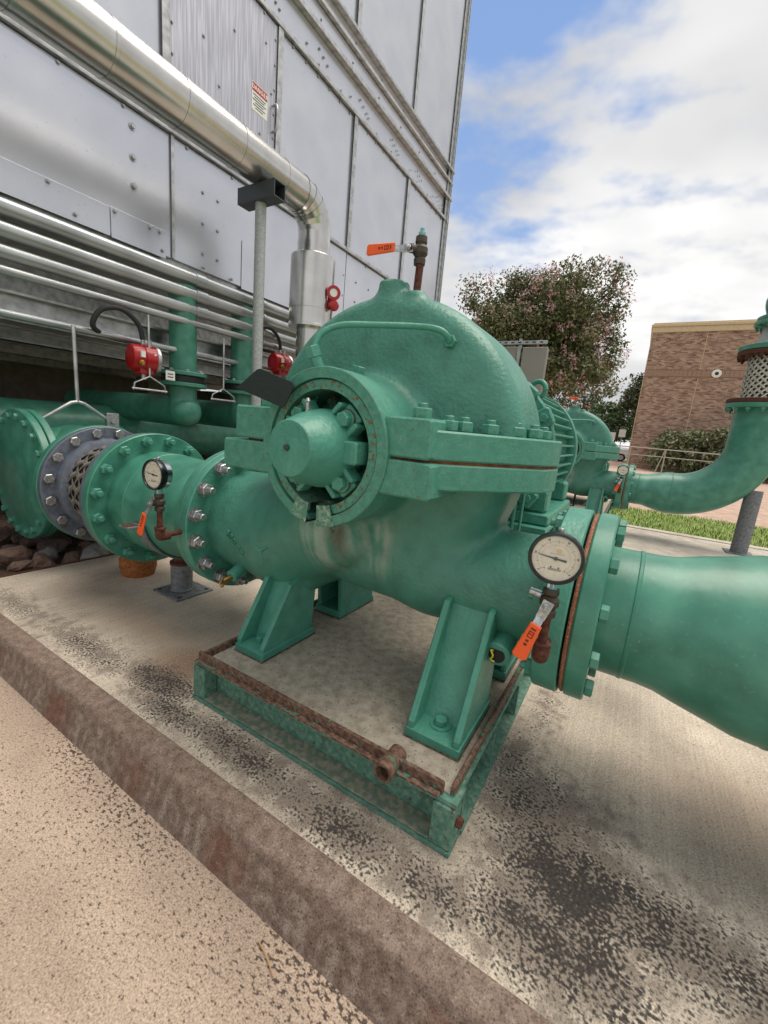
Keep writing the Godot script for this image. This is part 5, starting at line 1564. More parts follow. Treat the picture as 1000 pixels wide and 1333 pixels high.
func kerb_texture(w: int, h: int) -> ImageTexture:
	# u along the kerb, v across its section: brown steel with pale runs and rust
	var a := noise_image(1024, 0.05, 71, 5).get_data()
	var b := noise_image(1024, 0.2, 72, 3).get_data()
	var runs := FastNoiseLite.new(); runs.seed = 73; runs.frequency = 0.035; runs.fractal_octaves = 3
	var out := PackedByteArray(); out.resize(w * h * 3)
	for i in w:
		var run := runs.get_noise_1d(i)
		var run2 := runs.get_noise_1d(i * 0.21 + 900.0)
		for j in h:
			var n := a[(i & 1023) + (j & 1023) * 1024] / 255.0
			var f := b[(i & 1023) + (j & 1023) * 1024] / 255.0
			var c := ramp(clampf(n * 0.75 + f * 0.25, 0, 1), [[0.2, g8(112, 94, 84)], [0.5, g8(134, 116, 105)], [0.75, g8(150, 133, 122)]])
			if j > h * 0.42:
				c = c.lerp(g8(176, 164, 152), clampf((run * 0.9 + n - 0.45) * 1.4, 0.0, 0.75) * (0.6 + 0.4 * f))
				c = c.lerp(g8(112, 66, 50), clampf((run2 * 1.2 + f - 0.55) * 1.3, 0.0, 0.6))
			if f < 0.24: c = c.lerp(g8(74, 58, 50), 0.6)
			elif f > 0.78: c = c.lerp(g8(196, 182, 168), 0.5)
			var o := (i + j * w) * 3
			out[o] = int(c.r * 255.0); out[o + 1] = int(c.g * 255.0); out[o + 2] = int(c.b * 255.0)
	return ImageTexture.create_from_image(Image.create_from_data(w, h, false, Image.FORMAT_RGB8, out))

func brick_texture(w: int, h: int) -> ImageTexture:
	# bricks of the far building (each about one pixel high in the picture): 4 m x 2 m
	var out := Image.create(w, h, false, Image.FORMAT_RGB8)
	out.fill(g8(176, 158, 144))
	var r := RandomNumberGenerator.new(); r.seed = 5
	var bw := w / 20.0
	var bh := h / 30.0
	var tones := [g8(154, 128, 112), g8(164, 138, 121), g8(146, 119, 104), g8(172, 147, 130), g8(158, 132, 116), g8(130, 104, 91)]
	for row in 30:
		for col in 21:
			var c: Color = tones[mini(5, r.randi() % 7)] if r.randf() > 0.05 else g8(104, 80, 68)
			c = c.lightened(r.randf_range(-0.04, 0.06)) if r.randf() > 0.5 else c
			var x := int((col - (0.5 if row % 2 else 0.0)) * bw)
			out.fill_rect(Rect2i(x + 1, int(row * bh) + 1, int(bw) - 1, int(bh) - 1).intersection(Rect2i(0, 0, w, h)), c)
	return ImageTexture.create_from_image(out)

func make_sky() -> Image:
	var w := 2048; var h := 1024
	var big := FastNoiseLite.new(); big.seed = 21; big.frequency = 0.55; big.fractal_octaves = 5; big.noise_type = FastNoiseLite.TYPE_SIMPLEX_SMOOTH
	var wisp := FastNoiseLite.new(); wisp.seed = 8; wisp.frequency = 2.3; wisp.fractal_octaves = 6; wisp.fractal_gain = 0.62; wisp.noise_type = FastNoiseLite.TYPE_SIMPLEX_SMOOTH
	var im := Image.create(w, h, false, Image.FORMAT_RGBF)
	im.fill(Color(0.20, 0.19, 0.17))
	var gap := Vector3(-0.27, 0.61, -0.75).normalized()
	var gap2 := Vector3(-0.345, 0.42, -0.84).normalized()
	for j in h / 2 + 4:
		var th := PI * (j + 0.5) / h
		var y := cos(th)
		var sr := sin(th)
		for i in w:
			var ph := TAU * (i + 0.5) / w
			var d := Vector3(sin(ph) * sr, y, -cos(ph) * sr)
			var k := 1.0 / (maxf(y, 0.0) + 0.22)
			var px := d.x * k; var pz := d.z * k
			var n := big.get_noise_2d(px, pz) * 0.5 + 0.5
			var f := wisp.get_noise_2d(px * 1.0 + pz * 0.4, pz * 1.5) * 0.5 + 0.5
			var open := 0.42 * exp(-pow(d.distance_to(gap) / 0.22, 2.0)) + 0.30 * exp(-pow(d.distance_to(gap2) / 0.12, 2.0))
			var c := clampf((n * 0.6 + f * 0.65 - 0.20 - open + 0.30 * clampf(0.50 - y, 0.0, 0.45)) * 3.0, 0.0, 1.0)
			c = c * c * (3.0 - 2.0 * c)
			var blue := Color(0.20, 0.33, 0.62).lerp(Color(0.50, 0.62, 0.80), pow(1.0 - maxf(y, 0.0), 3.0))
			# thin edges are bright, thick bellies grey
			var thick := clampf((n * 0.8 + f * 0.3 - 0.44) * 3.2 + 0.35 * clampf(0.45 - y, 0.0, 0.3), 0.0, 1.0)
			var white := Color(0.90, 0.895, 0.89).lerp(Color(0.47, 0.475, 0.49), thick * 0.95)
			white = white.lerp(Color(0.78, 0.78, 0.77), clampf(0.24 - y, 0.0, 0.20) * 2.0)
			white *= 0.90 + 0.55 * (f - 0.45)
			im.set_pixel(i, j, blue.lerp(white, c) * 0.63)
	return im

# ------------------------------------------------------------------ plants
func leaf_material(two: bool) -> StandardMaterial3D:
	var m := StandardMaterial3D.new()
	m.vertex_color_use_as_albedo = true
	m.roughness = 0.6
	m.cull_mode = BaseMaterial3D.CULL_DISABLED
	if two:
		m.backlight_enabled = true
		m.backlight = Color(0.30, 0.36, 0.14)
	return m

func leaf(s: SurfaceTool, p: Vector3, size: float, col: Color, nrm: Vector3) -> void:
	var u := Vector3(rng.randf_range(-1, 1), rng.randf_range(-1, 1), rng.randf_range(-1, 1)).normalized()
	var n := (nrm + u * 0.9).normalized()
	var x := n.cross(Vector3(rng.randf_range(-1, 1), rng.randf_range(-1, 1), rng.randf_range(-1, 1))).normalized()
	var y := n.cross(x)
	var a := p - x * size
	var b := p + y * size * 0.45
	var c := p + x * size
	var d := p - y * size * 0.45
	s.set_color(col)
	tri(s, a, b, c, n, n, n)
	tri(s, a, c, d, n, n, n)

func crown(clumps: Array, per: int, size: float, tones: Array) -> SurfaceTool:
	var s := new_st()
	for q in clumps:
		var c: Vector3 = q[0]
		var r: float = q[1]
		for k in per:
			var v := Vector3(rng.randfn(), rng.randfn(), rng.randfn())
			v = v.normalized() * pow(rng.randf(), 0.45)
			leaf(s, c + v * Vector3(r, r * 0.8, r), size * rng.randf_range(0.6, 1.3), tones[rng.randi() % tones.size()], (v + Vector3(0, 0.5, 0)).normalized())
	return s

func make_tree(called: String, label: String, base: Vector3, centre: Vector3, size: Vector3, n: int, per: int, cl: float, leaf_size: float, tones: Array, stems: int, group := "") -> Node3D:
	var root := thing(called, label, "tree", base, group)
	var clumps := []
	for k in n:
		var v := Vector3(rng.randfn(), rng.randfn(), rng.randfn()).normalized() * pow(rng.randf(), 0.33)
		if v.y < -0.5: v.y *= 0.6
		var lump := 0.85 + 0.25 * sin(v.x * 5.0 + v.z * 4.0) * cos(v.y * 5.0)
		clumps.append([centre + v * size * lump, cl * rng.randf_range(0.6, 1.2)])
	var t := new_st()
	for k in stems:
		var a := TAU * k / stems + 0.4
		var foot := base + Vector3(cos(a), 0, sin(a)) * 0.10 * minf(1.0, stems - 1.0)
		var q: Vector3 = clumps[k * 7 % clumps.size()][0]
		var mid := foot.lerp(centre, 0.5) + Vector3(cos(a), 0, sin(a)) * size.x * 0.14
		var top := centre + Vector3(cos(a) * size.x * 0.45, size.y * 0.35, sin(a) * size.z * 0.45)
		tube(t, curve([foot, mid, top], 5), [0.09, 0.085, 0.08, 0.075, 0.07, 0.065, 0.055, 0.045, 0.035, 0.025, 0.015].map(func(v): return v * size.x / 2.4), 8)
	obj("trunk", t, M.bark, root)
	t = new_st()
	for k in mini(60, clumps.size()):
		var q: Vector3 = clumps[k][0]
		var from := base.lerp(centre, 0.75) + (q - centre) * 0.25
		tube(t, [from, from.lerp(q, 0.5) + Vector3(0, 0.1, 0), q], [0.028, 0.018, 0.006], 5)
	obj("branches", t, M.bark, root)
	obj("foliage", crown(clumps, per, leaf_size, tones), M.leaf, root)
	return root

func make_plants() -> void:
	var dark := [Color(0.045, 0.066, 0.022), Color(0.065, 0.088, 0.030), Color(0.085, 0.105, 0.042), Color(0.034, 0.050, 0.018), Color(0.115, 0.105, 0.055)]
	var mid := [Color(0.05, 0.09, 0.025), Color(0.07, 0.12, 0.03), Color(0.035, 0.065, 0.02), Color(0.10, 0.14, 0.05)]
	var olive := [Color(0.095, 0.115, 0.040), Color(0.135, 0.155, 0.052), Color(0.180, 0.195, 0.080), Color(0.070, 0.088, 0.032), Color(0.215, 0.180, 0.100)]
	# flowering crape myrtle behind the second pump
	var cen := Vector3(-3.1, 3.6, -13.2)
	var tr := make_tree("flowering_tree", "rounded dark green tree dotted with pink blossom behind the pumps", Vector3(-3.1, -0.1, -13.2), cen, Vector3(2.6, 2.25, 2.2), 560, 150, 0.42, 0.052, olive, 4)
	var s := new_st()
	var pinks := [Color(0.70, 0.42, 0.46), Color(0.78, 0.54, 0.57), Color(0.62, 0.34, 0.40), Color(0.80, 0.64, 0.64)]
	for k in 560:
		var v := Vector3(rng.randfn(), rng.randfn() * 0.8 + 0.35, rng.randfn()).normalized()
		var lump := 0.85 + 0.25 * sin(v.x * 5.0 + v.z * 4.0) * cos(v.y * 5.0)
		var p := cen + v * Vector3(2.5, 2.25, 2.2) * lump * rng.randf_range(0.9, 1.08)
		for i in 14:
			var o := Vector3(rng.randfn(), rng.randfn(), rng.randfn()) * Vector3(0.045, 0.07, 0.045)
			leaf(s, p + o, 0.034 * rng.randf_range(0.7, 1.3), pinks[rng.randi() % 4], v)
		obj("blossom", s, M.leaf, tr)
	# trees far behind
	for q in [["leafy green tree standing beyond the parking area", Vector3(-2.6, -0.1, -46), Vector3(3.0, 2.6, 3.0), 3.2], ["tall dark tree close to the brick building corner", Vector3(-0.3, -0.1, -42), Vector3(1.5, 2.3, 1.5), 5.0], ["broad dark tree half hidden behind the flowering tree", Vector3(-7.5, -0.1, -52), Vector3(4.5, 3.6, 4.5), 4.4], ["low round tree at the end of the parking area", Vector3(-4.9, -0.1, -44), Vector3(2.4, 1.9, 2.4), 2.4], ["pale green tree past the parked car", Vector3(-11.5, -0.1, -50), Vector3(4.0, 3.4, 4.0), 4.0]]:
		make_tree("background_tree", q[0], q[1], q[1] + Vector3(0, q[3], 0), q[2], 90, 60, 0.75, 0.16, mid if q[3] < 4.1 else dark, 2, "trees beyond the parking area")
	# clipped hedge in front of the building
	var root := thing("hedge", "dense rounded hedge against the brick building wall", "hedge", Vector3(3.0, -0.1, -27.2))
	var clumps := []
	for k in 150:
		var x := rng.randf_range(0.6, 7.5)
		var top := 2.15 - 0.9 * pow(clampf((1.9 - x) / 1.4, 0.0, 1.0), 2.0)
		clumps.append([Vector3(x, rng.randf_range(0.1, top), -27.2 + rng.randf_range(-0.75, 0.75)), rng.randf_range(0.3, 0.5)])
	obj("foliage", crown(clumps, 80, 0.11, [Color(0.10, 0.13, 0.05), Color(0.16, 0.19, 0.085), Color(0.27, 0.28, 0.18), Color(0.075, 0.10, 0.04)]), M.leaf, root)
	s = new_st()
	for k in 9:
		var x := 1.1 + k * 0.75
		tube(s, [Vector3(x, -0.1, -27.2), Vector3(x + 0.1, 0.6, -27.15), Vector3(x - 0.1, 1.3, -27.25)], [0.035, 0.03, 0.012], 6)
	obj("stems", s, M.bark, root)
	# grass blades on the strip beyond the slab
	s = new_st()
	O = Vector3.ZERO
	for k in 26000:
		var p := Vector3(rng.randf_range(-1.2, 4.2), -0.02, rng.randf_range(-8.3, -6.38))
		var hgt := rng.randf_range(0.03, 0.075)
		var a := rng.randf() * TAU
		var w := Vector3(cos(a), 0, sin(a)) * 0.006
		var lean := Vector3(rng.randf_range(-0.03, 0.03), hgt, rng.randf_range(-0.03, 0.03))
		var g := rng.randf()
		s.set_color(Color(0.16, 0.27, 0.045).lerp(Color(0.34, 0.43, 0.12), g) if rng.randf() > 0.08 else Color(0.32, 0.28, 0.14))
		tri(s, p - w, p + w, p + lean, Vector3.UP, Vector3.UP, Vector3.UP)
	var gr := obj("grass", s, M.leaf)
	tag(gr, "short bright green grass strip beyond the concrete slab", "grass")
	gr.set_meta("kind", "stuff")

func make_rocks() -> void:
	var shapes := []
	for v in 5:
		var sp := SphereMesh.new()
		sp.radius = 1.0; sp.height = 2.0; sp.radial_segments = 10; sp.rings = 5
		var arr := sp.get_mesh_arrays()
		var f := FastNoiseLite.new(); f.seed = 80 + v; f.frequency = 0.75
		var vs: PackedVector3Array = arr[Mesh.ARRAY_VERTEX]
		var ids: PackedInt32Array = arr[Mesh.ARRAY_INDEX]
		var s := new_st()
		s.set_smooth_group(-1)
		for i in ids:
			var p := vs[i]
			s.add_vertex(p * Vector3(1.0, 0.55, 0.78) * (1.0 + 0.55 * f.get_noise_3dv(p)))
		s.generate_normals()
		shapes.append(s.commit())
	var tones := []
	for q in [[g8(74, 62, 56), g8(104, 88, 80)], [g8(92, 72, 62), g8(124, 100, 88)], [g8(110, 108, 108), g8(140, 138, 136)], [g8(66, 52, 46), g8(92, 74, 66)]]:
		tones.append(mat(colour_tex(128, 0.03, 90 + tones.size(), [[0.0, q[0]], [1.0, q[1]]]), 0.85, 0.0, 1.2))
	var words := ["dark brown angular rock in the rock bed under the suction line", "reddish brown angular rock in the rock bed under the suction line", "pale grey angular rock in the rock bed under the suction line", "very dark angular rock in the rock bed under the suction line"]
	O = Vector3.ZERO
	var many := new_st()
	for k in 620:
		var p := Vector3(rng.randf_range(-5.2, -2.96), -0.07, rng.randf_range(-5.5, 0.6))
		var size := rng.randf_range(0.035, 0.085)
		var close := p.x > -4.1 and p.z > -2.1 and p.z < -0.55
		if close: size *= 1.15
		var kind := [0, 0, 1, 1, 3, 3, 2][rng.randi() % 7] as int
		var xf := Transform3D(Basis.from_euler(Vector3(rng.randf_range(-0.5, 0.5), rng.randf() * TAU, rng.randf_range(-0.5, 0.5))) * size, p + Vector3(0, size * 0.25 + rng.randf() * 0.05, 0))
		if close:
			var o := inst("rock", shapes[rng.randi() % 5], tones[kind], self, xf)
			tag(o, words[kind], "rock", "rocks beside the slab")
		else:
			many.append_from(shapes[rng.randi() % 5], 0, xf)
	var st := obj("rock_bed", many, tones[0])
	tag(st, "mass of brown rocks in the shade under the tower", "rocks")
	st.set_meta("kind", "stuff")

# ------------------------------------------------------------------ things further off
func make_background() -> void:
	# brick building
	var bz := -28.6
	var root := thing("brick_building", "flat roofed tan brick building with pale stone coping", "building", Vector3(9.0, -0.1, bz - 6.0))
	var x0 := -0.5; var x1 := 22.0; var top := 7.35
	var t := new_st()
	uv_quad(t, [Vector3(x0, -0.1, bz), Vector3(x1, -0.1, bz), Vector3(x1, top, bz), Vector3(x0, top, bz)], [Vector2(x0 / 4, 0.05), Vector2(x1 / 4, 0.05), Vector2(x1 / 4, -top / 2), Vector2(x0 / 4, -top / 2)], Vector3(0, 0, 1))
	uv_quad(t, [Vector3(x0, -0.1, bz), Vector3(x0, -0.1, bz - 14), Vector3(x0, top, bz - 14), Vector3(x0, top, bz)], [Vector2(0, 0.05), Vector2(3.5, 0.05), Vector2(3.5, -top / 2), Vector2(0, -top / 2)], Vector3(-1, 0, 0))
	uv_quad(t, [Vector3(x1, -0.1, bz), Vector3(x1, -0.1, bz - 14), Vector3(x1, top, bz - 14), Vector3(x1, top, bz)], [Vector2(0, 0.05), Vector2(3.5, 0.05), Vector2(3.5, -top / 2), Vector2(0, -top / 2)], Vector3(1, 0, 0))
	uv_quad(t, [Vector3(x0, -0.1, bz - 14), Vector3(x1, -0.1, bz - 14), Vector3(x1, top, bz - 14), Vector3(x0, top, bz - 14)], [Vector2(0, 0.05), Vector2(5, 0.05), Vector2(5, -top / 2), Vector2(0, -top / 2)], Vector3(0, 0, -1))
	var bm := StandardMaterial3D.new()
	bm.albedo_texture = brick_texture(1024, 512)
	bm.roughness = 0.92
	obj("wall", t, bm, root)
	t = new_st()
	bx(t, Vector3(x0 - 0.06, top + 0.001, bz - 14.06), Vector3(x1 + 0.06, top + 0.28, bz + 0.06), 0.01)
	bx(t, Vector3(x0 - 0.12, top + 0.281, bz - 14.12), Vector3(x1 + 0.12, top + 0.42, bz + 0.12), 0.02)
	bx(t, Vector3(x0 - 0.04, top + 0.421, bz - 14.04), Vector3(x1 + 0.04, top + 0.50, bz + 0.04), 0.01)
	obj("coping", t, M.stone_trim, root)
	t = new_st()
	bx(t, Vector3(x0 - 0.012, 5.02, bz + 0.001), Vector3(x1, 5.06, bz + 0.02), 0.0)
	bx(t, Vector3(x0 - 0.012, 5.38, bz + 0.001), Vector3(x1, 5.42, bz + 0.02), 0.0)
	obj("brick_band", t, mat(g8(134, 108, 94), 0.9), root)
	var sc := new_st()
	for k in 110:
		bx(sc, Vector3(x0 + k * 0.2 + 0.01, 5.065, bz + 0.001), Vector3(x0 + k * 0.2 + 0.18, 5.375, bz + 0.018), 0.0)
	var so := obj("soldier_course", sc, mat(g8(152, 126, 110), 0.92), root)
	so.set_meta("kind", "stuff")
	for x in [2.0, 9.0]:
		t = new_st()
		bx(t, Vector3(x - 0.012, -0.1, bz + 0.001), Vector3(x + 0.012, 5.015, bz + 0.010), 0.0)
		bx(t, Vector3(x - 0.012, 5.425, bz + 0.001), Vector3(x + 0.012, top, bz + 0.010), 0.0)
		obj("expansion_joint", t, M.stone_trim, root)
	t = new_st()
	bx(t, Vector3(x0 - 0.03, -0.1, bz - 0.02), Vector3(x0 - 0.001, top, bz + 0.03), 0.0)
	obj("corner_trim", t, M.stone_trim, root)
	var lt := thing("wall_lamp", "small round white wall lamp on the brick building band", "wall lamp", Vector3(2.75, 5.0, bz + 0.03))
	t = new_st()
	lathe(t, [Vector2(0, 0.02), Vector2(0.20, 0.02), Vector2(0.22, 0.05), Vector2(0.20, 0.10), Vector2(0.09, 0.11)], ax(Vector3(2.75, 5.22, bz), Vector3(0, 0, 1)), 24)
	obj("rim", t, M.white, lt)
	t = new_st()
	lathe(t, [Vector2(0.09, 0.105), Vector2(0.07, 0.125), Vector2(0, 0.13)], ax(Vector3(2.75, 5.22, bz), Vector3(0, 0, 1)), 20)
	obj("lens", t, M.glass_dark, lt)
	# hand rail
	root = thing("hand_rail", "two bar metal hand rail in front of the hedge and building", "railing", Vector3(2.0, -0.1, -25.6))
	t = new_st()
	cyl(t, Vector3(-5.5, 1.08, -25.6), Vector3(9.0, 1.08, -25.6), 0.028, 10)
	obj("top_bar", t, M.hand_rail, root)
	t = new_st()
	cyl(t, Vector3(-5.5, 0.70, -25.6), Vector3(9.0, 0.70, -25.6), 0.024, 10)
	obj("lower_bar", t, M.hand_rail, root)
	for x in [-5.4, -2.9, -0.4, 1.15, 3.6, 6.1, 8.6]:
		t = new_st()
		cyl(t, Vector3(x, -0.1, -25.6), Vector3(x, 1.08, -25.6), 0.03, 10)
		obj("post", t, M.hand_rail, root)
		if x > 1 and x < 2:
			t = new_st(); cyl(t, Vector3(x - 0.28, -0.1, -25.62), Vector3(x - 0.02, 1.08, -25.62), 0.026, 10)
			obj("brace", t, M.hand_rail, root)
	# electrical panels on a strut frame
	root = thing("electrical_panel", "galvanized strut frame carrying flat grey metal electrical boxes", "electrical panel", Vector3(-2.2, 0, -7.2))
	t = new_st()
	for q in [-2.75, -1.92]:
		bx(t, Vector3(q - 0.022, -0.1, -7.16), Vector3(q + 0.022, 2.55, -7.118), 0.002)
	bx(t, Vector3(-3.1, 2.46, -7.117), Vector3(-1.50, 2.51, -7.075), 0.002)
	bx(t, Vector3(-3.1, 2.02, -7.117), Vector3(-1.95, 2.06, -7.075), 0.002)
	var fr := obj("frame", t, M.galv, root)
	for k in 14:
		t = new_st()
		bx(t, Vector3(-3.04 + k * 0.11, 2.475, -7.0749), Vector3(-2.99 + k * 0.11, 2.495, -7.0735), 0.0)
		obj("slot", t, M.black, fr)
	for q in [[-1.88, -1.50, 1.05, 2.43], [-2.34, -1.97, 2.09, 2.44], [-2.80, -2.50, 2.09, 2.44], [-2.45, -1.98, 1.15, 1.99]]:
		t = new_st()
		bx(t, Vector3(q[0], q[2], -7.30), Vector3(q[1], q[3], -7.165), 0.008)
		obj("box", t, M.panel_box, root)
	# parked car
	var cx := -2.55; var cz := -39.0
	root = thing("parked_car", "white parked car beyond the hand rail", "car", Vector3(cx, -0.1, cz))
	t = new_st()
	var side := [Vector2(-2.2, 0.32), Vector2(2.2, 0.32), Vector2(2.25, 0.72), Vector2(2.05, 0.95), Vector2(1.15, 1.05), Vector2(0.55, 1.58), Vector2(-1.25, 1.62), Vector2(-2.0, 1.1), Vector2(-2.25, 1.0)]
	prism(t, side, 1.75, plane_xf(Vector3(cx, -0.1, cz - 0.87), Vector3(1, 0, 0), Vector3(0, 1, 0)), 0.06)
	obj("body", t, M.car_paint, root)
	t = new_st()
	prism(t, [Vector2(-1.9, 1.10), Vector2(0.98, 1.08), Vector2(0.50, 1.52), Vector2(-1.22, 1.55)], 1.78, plane_xf(Vector3(cx, -0.1, cz - 0.885), Vector3(1, 0, 0), Vector3(0, 1, 0)), 0.01)
	obj("window", t, M.glass_dark, root)
	for x in [-1.4, 1.4]:
		for z in [-0.9, 0.72]:
			t = new_st()
			cyl(t, Vector3(cx + x, 0.22, cz + z), Vector3(cx + x, 0.22, cz + z + 0.18), 0.32, 20, 0.02)
			var wh := obj("wheel", t, M.black, root)
			t = new_st()
			cyl(t, Vector3(cx + x, 0.22, cz + z + 0.17), Vector3(cx + x, 0.22, cz + z + 0.19), 0.19, 16)
			obj("rim", t, M.zinc, wh)
	for s in [[2.2, M.white, "headlight"], [-2.22, M.red, "tail_light"]]:
		for z in [-0.7, 0.45]:
			t = new_st()
			bx(t, Vector3(cx + s[0] - 0.05, 0.66, cz + z), Vector3(cx + s[0] + 0.06, 0.78, cz + z + 0.26), 0.02)
			obj(s[2], t, s[1], root)
	# little parking signs
	for q in [[-1.92, -36.0, "white parking sign on a thin post, nearer the parked car"], [-1.28, -36.0, "white parking sign on a thin post, nearer the brick building"]]:
		root = thing("parking_sign", q[2], "sign", Vector3(q[0], -0.1, q[1]), "parking signs")
		t = new_st()
		cyl(t, Vector3(q[0], -0.1, q[1]), Vector3(q[0], 2.0, q[1]), 0.03, 8)
		obj("post", t, M.galv, root)
		t = new_st()
		bx(t, Vector3(q[0] - 0.22, 1.5 + (0.25 if q[0] > -1.5 else 0.0), q[1] + 0.031), Vector3(q[0] + 0.22, 2.05 + (0.25 if q[0] > -1.5 else 0.0), q[1] + 0.045), 0.004)
		obj("plate", t, M.white, root)

func make_ground() -> void:
	O = Vector3.ZERO
	var t := new_st()
	quad(t, Vector3(-300, -0.145, 120), Vector3(300, -0.145, 120), Vector3(300, -0.145, -400), Vector3(-300, -0.145, -400), Vector3.UP)
	structure("ground", t, M.lawn)
	t = new_st()
	bx(t, Vector3(-14, -0.144, -38.5), Vector3(40, -0.10, -8.35), 0.0)
	structure("paved_yard", t, M.paving)
	t = new_st()
	bx(t, Vector3(-40, -0.144, -45), Vector3(40, -0.115, -38.6), 0.0)
	structure("parking_area", t, mat(g8(150, 146, 142), 0.95))
	t = new_st()
	bx(t, Vector3(-8, -0.144, -8.345), Vector3(10, -0.03, -6.36), 0.0)
	structure("grass_strip", t, M.lawn)
	# slab
	t = new_st()
	var xa := -2.87; var xb := 8.0; var za := -0.655; var zb := -6.2
	quad(t, Vector3(xa, -0.14, za), Vector3(xa, 0, za), Vector3(xa, 0, zb), Vector3(xa, -0.14, zb), Vector3(-1, 0, 0))
	quad(t, Vector3(xa, -0.14, zb), Vector3(xb, -0.14, zb), Vector3(xb, 0, zb), Vector3(xa, 0, zb), Vector3(0, 0, -1))
	quad(t, Vector3(xb, -0.14, za), Vector3(xb, 0, za), Vector3(xb, 0, zb), Vector3(xb, -0.14, zb), Vector3(1, 0, 0))
	quad(t, Vector3(2.13, 0, za), Vector3(xb, 0, za), Vector3(xb, 0, -3.4), Vector3(2.13, 0, -3.4), Vector3.UP)
	quad(t, Vector3(xa, 0, -3.4), Vector3(xb, 0, -3.4), Vector3(xb, 0, zb), Vector3(xa, 0, zb), Vector3.UP)
	structure("slab_edge", t, M.concrete)
	t = new_st()
	uv_quad(t, [Vector3(xa, 0, za), Vector3(2.13, 0, za), Vector3(2.13, 0, -3.4), Vector3(xa, 0, -3.4)], [Vector2(0, 0), Vector2(1, 0), Vector2(1, 1), Vector2(0, 1)], Vector3.UP)
	var sm := StandardMaterial3D.new()
	sm.albedo_texture = slab_texture(xa, 2.13, za, -3.4, 2048, 1126)
	sm.roughness = 0.92
	gritty(sm)
	structure("slab", t, sm)
	t = new_st()
	bx(t, Vector3(-3.0, -0.14, -6.35), Vector3(8.0, 0.012, -6.204), 0.006)
	structure("slab_kerb", t, M.concrete)
	# steel faced kerb along the front
	var prof := [Vector2(-0.662, 0.0005), Vector2(-0.652, 0.0025), Vector2(-0.612, 0.0), Vector2(-0.597, -0.004), Vector2(-0.589, -0.013), Vector2(-0.585, -0.028), Vector2(-0.566, -0.085), Vector2(-0.546, -0.144)]
	t = new_st()
	var v := 0.0
	for i in prof.size() - 1:
		var d: Vector2 = prof[i + 1] - prof[i]
		var v1: float = v + d.length() / 0.24
		var nn := func(k: int) -> Vector3:
			var e: Vector2 = prof[mini(k + 1, prof.size() - 1)] - prof[maxi(k - 1, 0)]
			return Vector3(0, e.x, -e.y).normalized()
		var n0: Vector3 = nn.call(i); var n1: Vector3 = nn.call(i + 1)
		for k in 24:
			var xx0 := -4.0 + k * 0.25; var xx1 := xx0 + 0.25
			var P := [Vector3(xx0, prof[i].y, prof[i].x), Vector3(xx1, prof[i].y, prof[i].x), Vector3(xx1, prof[i + 1].y, prof[i + 1].x), Vector3(xx0, prof[i + 1].y, prof[i + 1].x)]
			var U := [Vector2((xx0 + 4.0) / 3.0, v), Vector2((xx1 + 4.0) / 3.0, v), Vector2((xx1 + 4.0) / 3.0, v1), Vector2((xx0 + 4.0) / 3.0, v1)]
			var N := [n0, n0, n1, n1]
			var order := [0, 1, 2, 0, 2, 3]
			if (P[1] - P[0]).cross(P[2] - P[0]).dot(n0 + n1) > 0.0: order = [0, 2, 1, 0, 3, 2]
			for j in order:
				t.set_normal(N[j]); t.set_uv(U[j]); t.set_uv2(Vector2(P[j].x / 0.45, U[j].y * 0.53)); t.add_vertex(P[j])
		v = v1
	var km := StandardMaterial3D.new()
	km.albedo_texture = kerb_texture(1536, 128)
	km.roughness = 0.75
	gritty(km)
	structure("kerb", t, km)
	# lower concrete apron where the viewer stands
	t = new_st()
	uv_quad(t, [Vector3(-3.2, -0.132, -0.6), Vector3(0.8, -0.132, -0.6), Vector3(0.8, -0.132, 0.4), Vector3(-3.2, -0.132, 0.4)], [Vector2(0, 0), Vector2(1, 0), Vector2(1, 1), Vector2(0, 1)], Vector3.UP)
	var am := StandardMaterial3D.new()
	am.albedo_texture = apron_texture(768)
	am.roughness = 0.95
	gritty(am)
	structure("apron", t, am)
	t = new_st()
	for q in [[-9.0, -3.2, -0.6, 6.0], [0.8, 9.0, -0.6, 6.0], [-3.2, 0.8, 0.4, 6.0]]:
		quad(t, Vector3(q[0], -0.132, q[2]), Vector3(q[1], -0.132, q[2]), Vector3(q[1], -0.132, q[3]), Vector3(q[0], -0.132, q[3]), Vector3.UP)
	structure("apron_outer", t, M.concrete)
	# rock bed floor and rusty edging
	t = new_st()
	bx(t, Vector3(-12.0, -0.144, -8.3), Vector3(-2.895, -0.085, -0.6), 0.0)
	structure("rock_bed_floor", t, M.soil)
	t = new_st()
	bx(t, Vector3(-2.893, -0.14, -6.2), Vector3(-2.873, 0.006, -0.655), 0.002)
	structure("edging", t, M.rust)
	t = new_st()
	bx(t, Vector3(-10.6, -0.14, -7.4), Vector3(-10.35, 1.6195, 3.0), 0.0)
	bx(t, Vector3(-10.349, -0.14, -7.4), Vector3(-3.95, 1.482, -7.15), 0.0)
	bx(t, Vector3(-10.349, -0.14, 2.7), Vector3(-3.95, 1.482, 3.0), 0.0)
	tag(obj("concrete_wall", t, M.concrete), "plain concrete wall closing off the space under the tower", "wall")
	# litter twig in the kerb gutter
	t = new_st()
	tube(t, curve([Vector3(-0.52, -0.127, -0.515), Vector3(-0.485, -0.126, -0.505), Vector3(-0.45, -0.127, -0.49)]), 0.0014, 6)
	tag(obj("dry_twig", t, mat(g8(176, 140, 96), 0.8)), "thin dry straw lying on the apron beside the kerb", "twig")

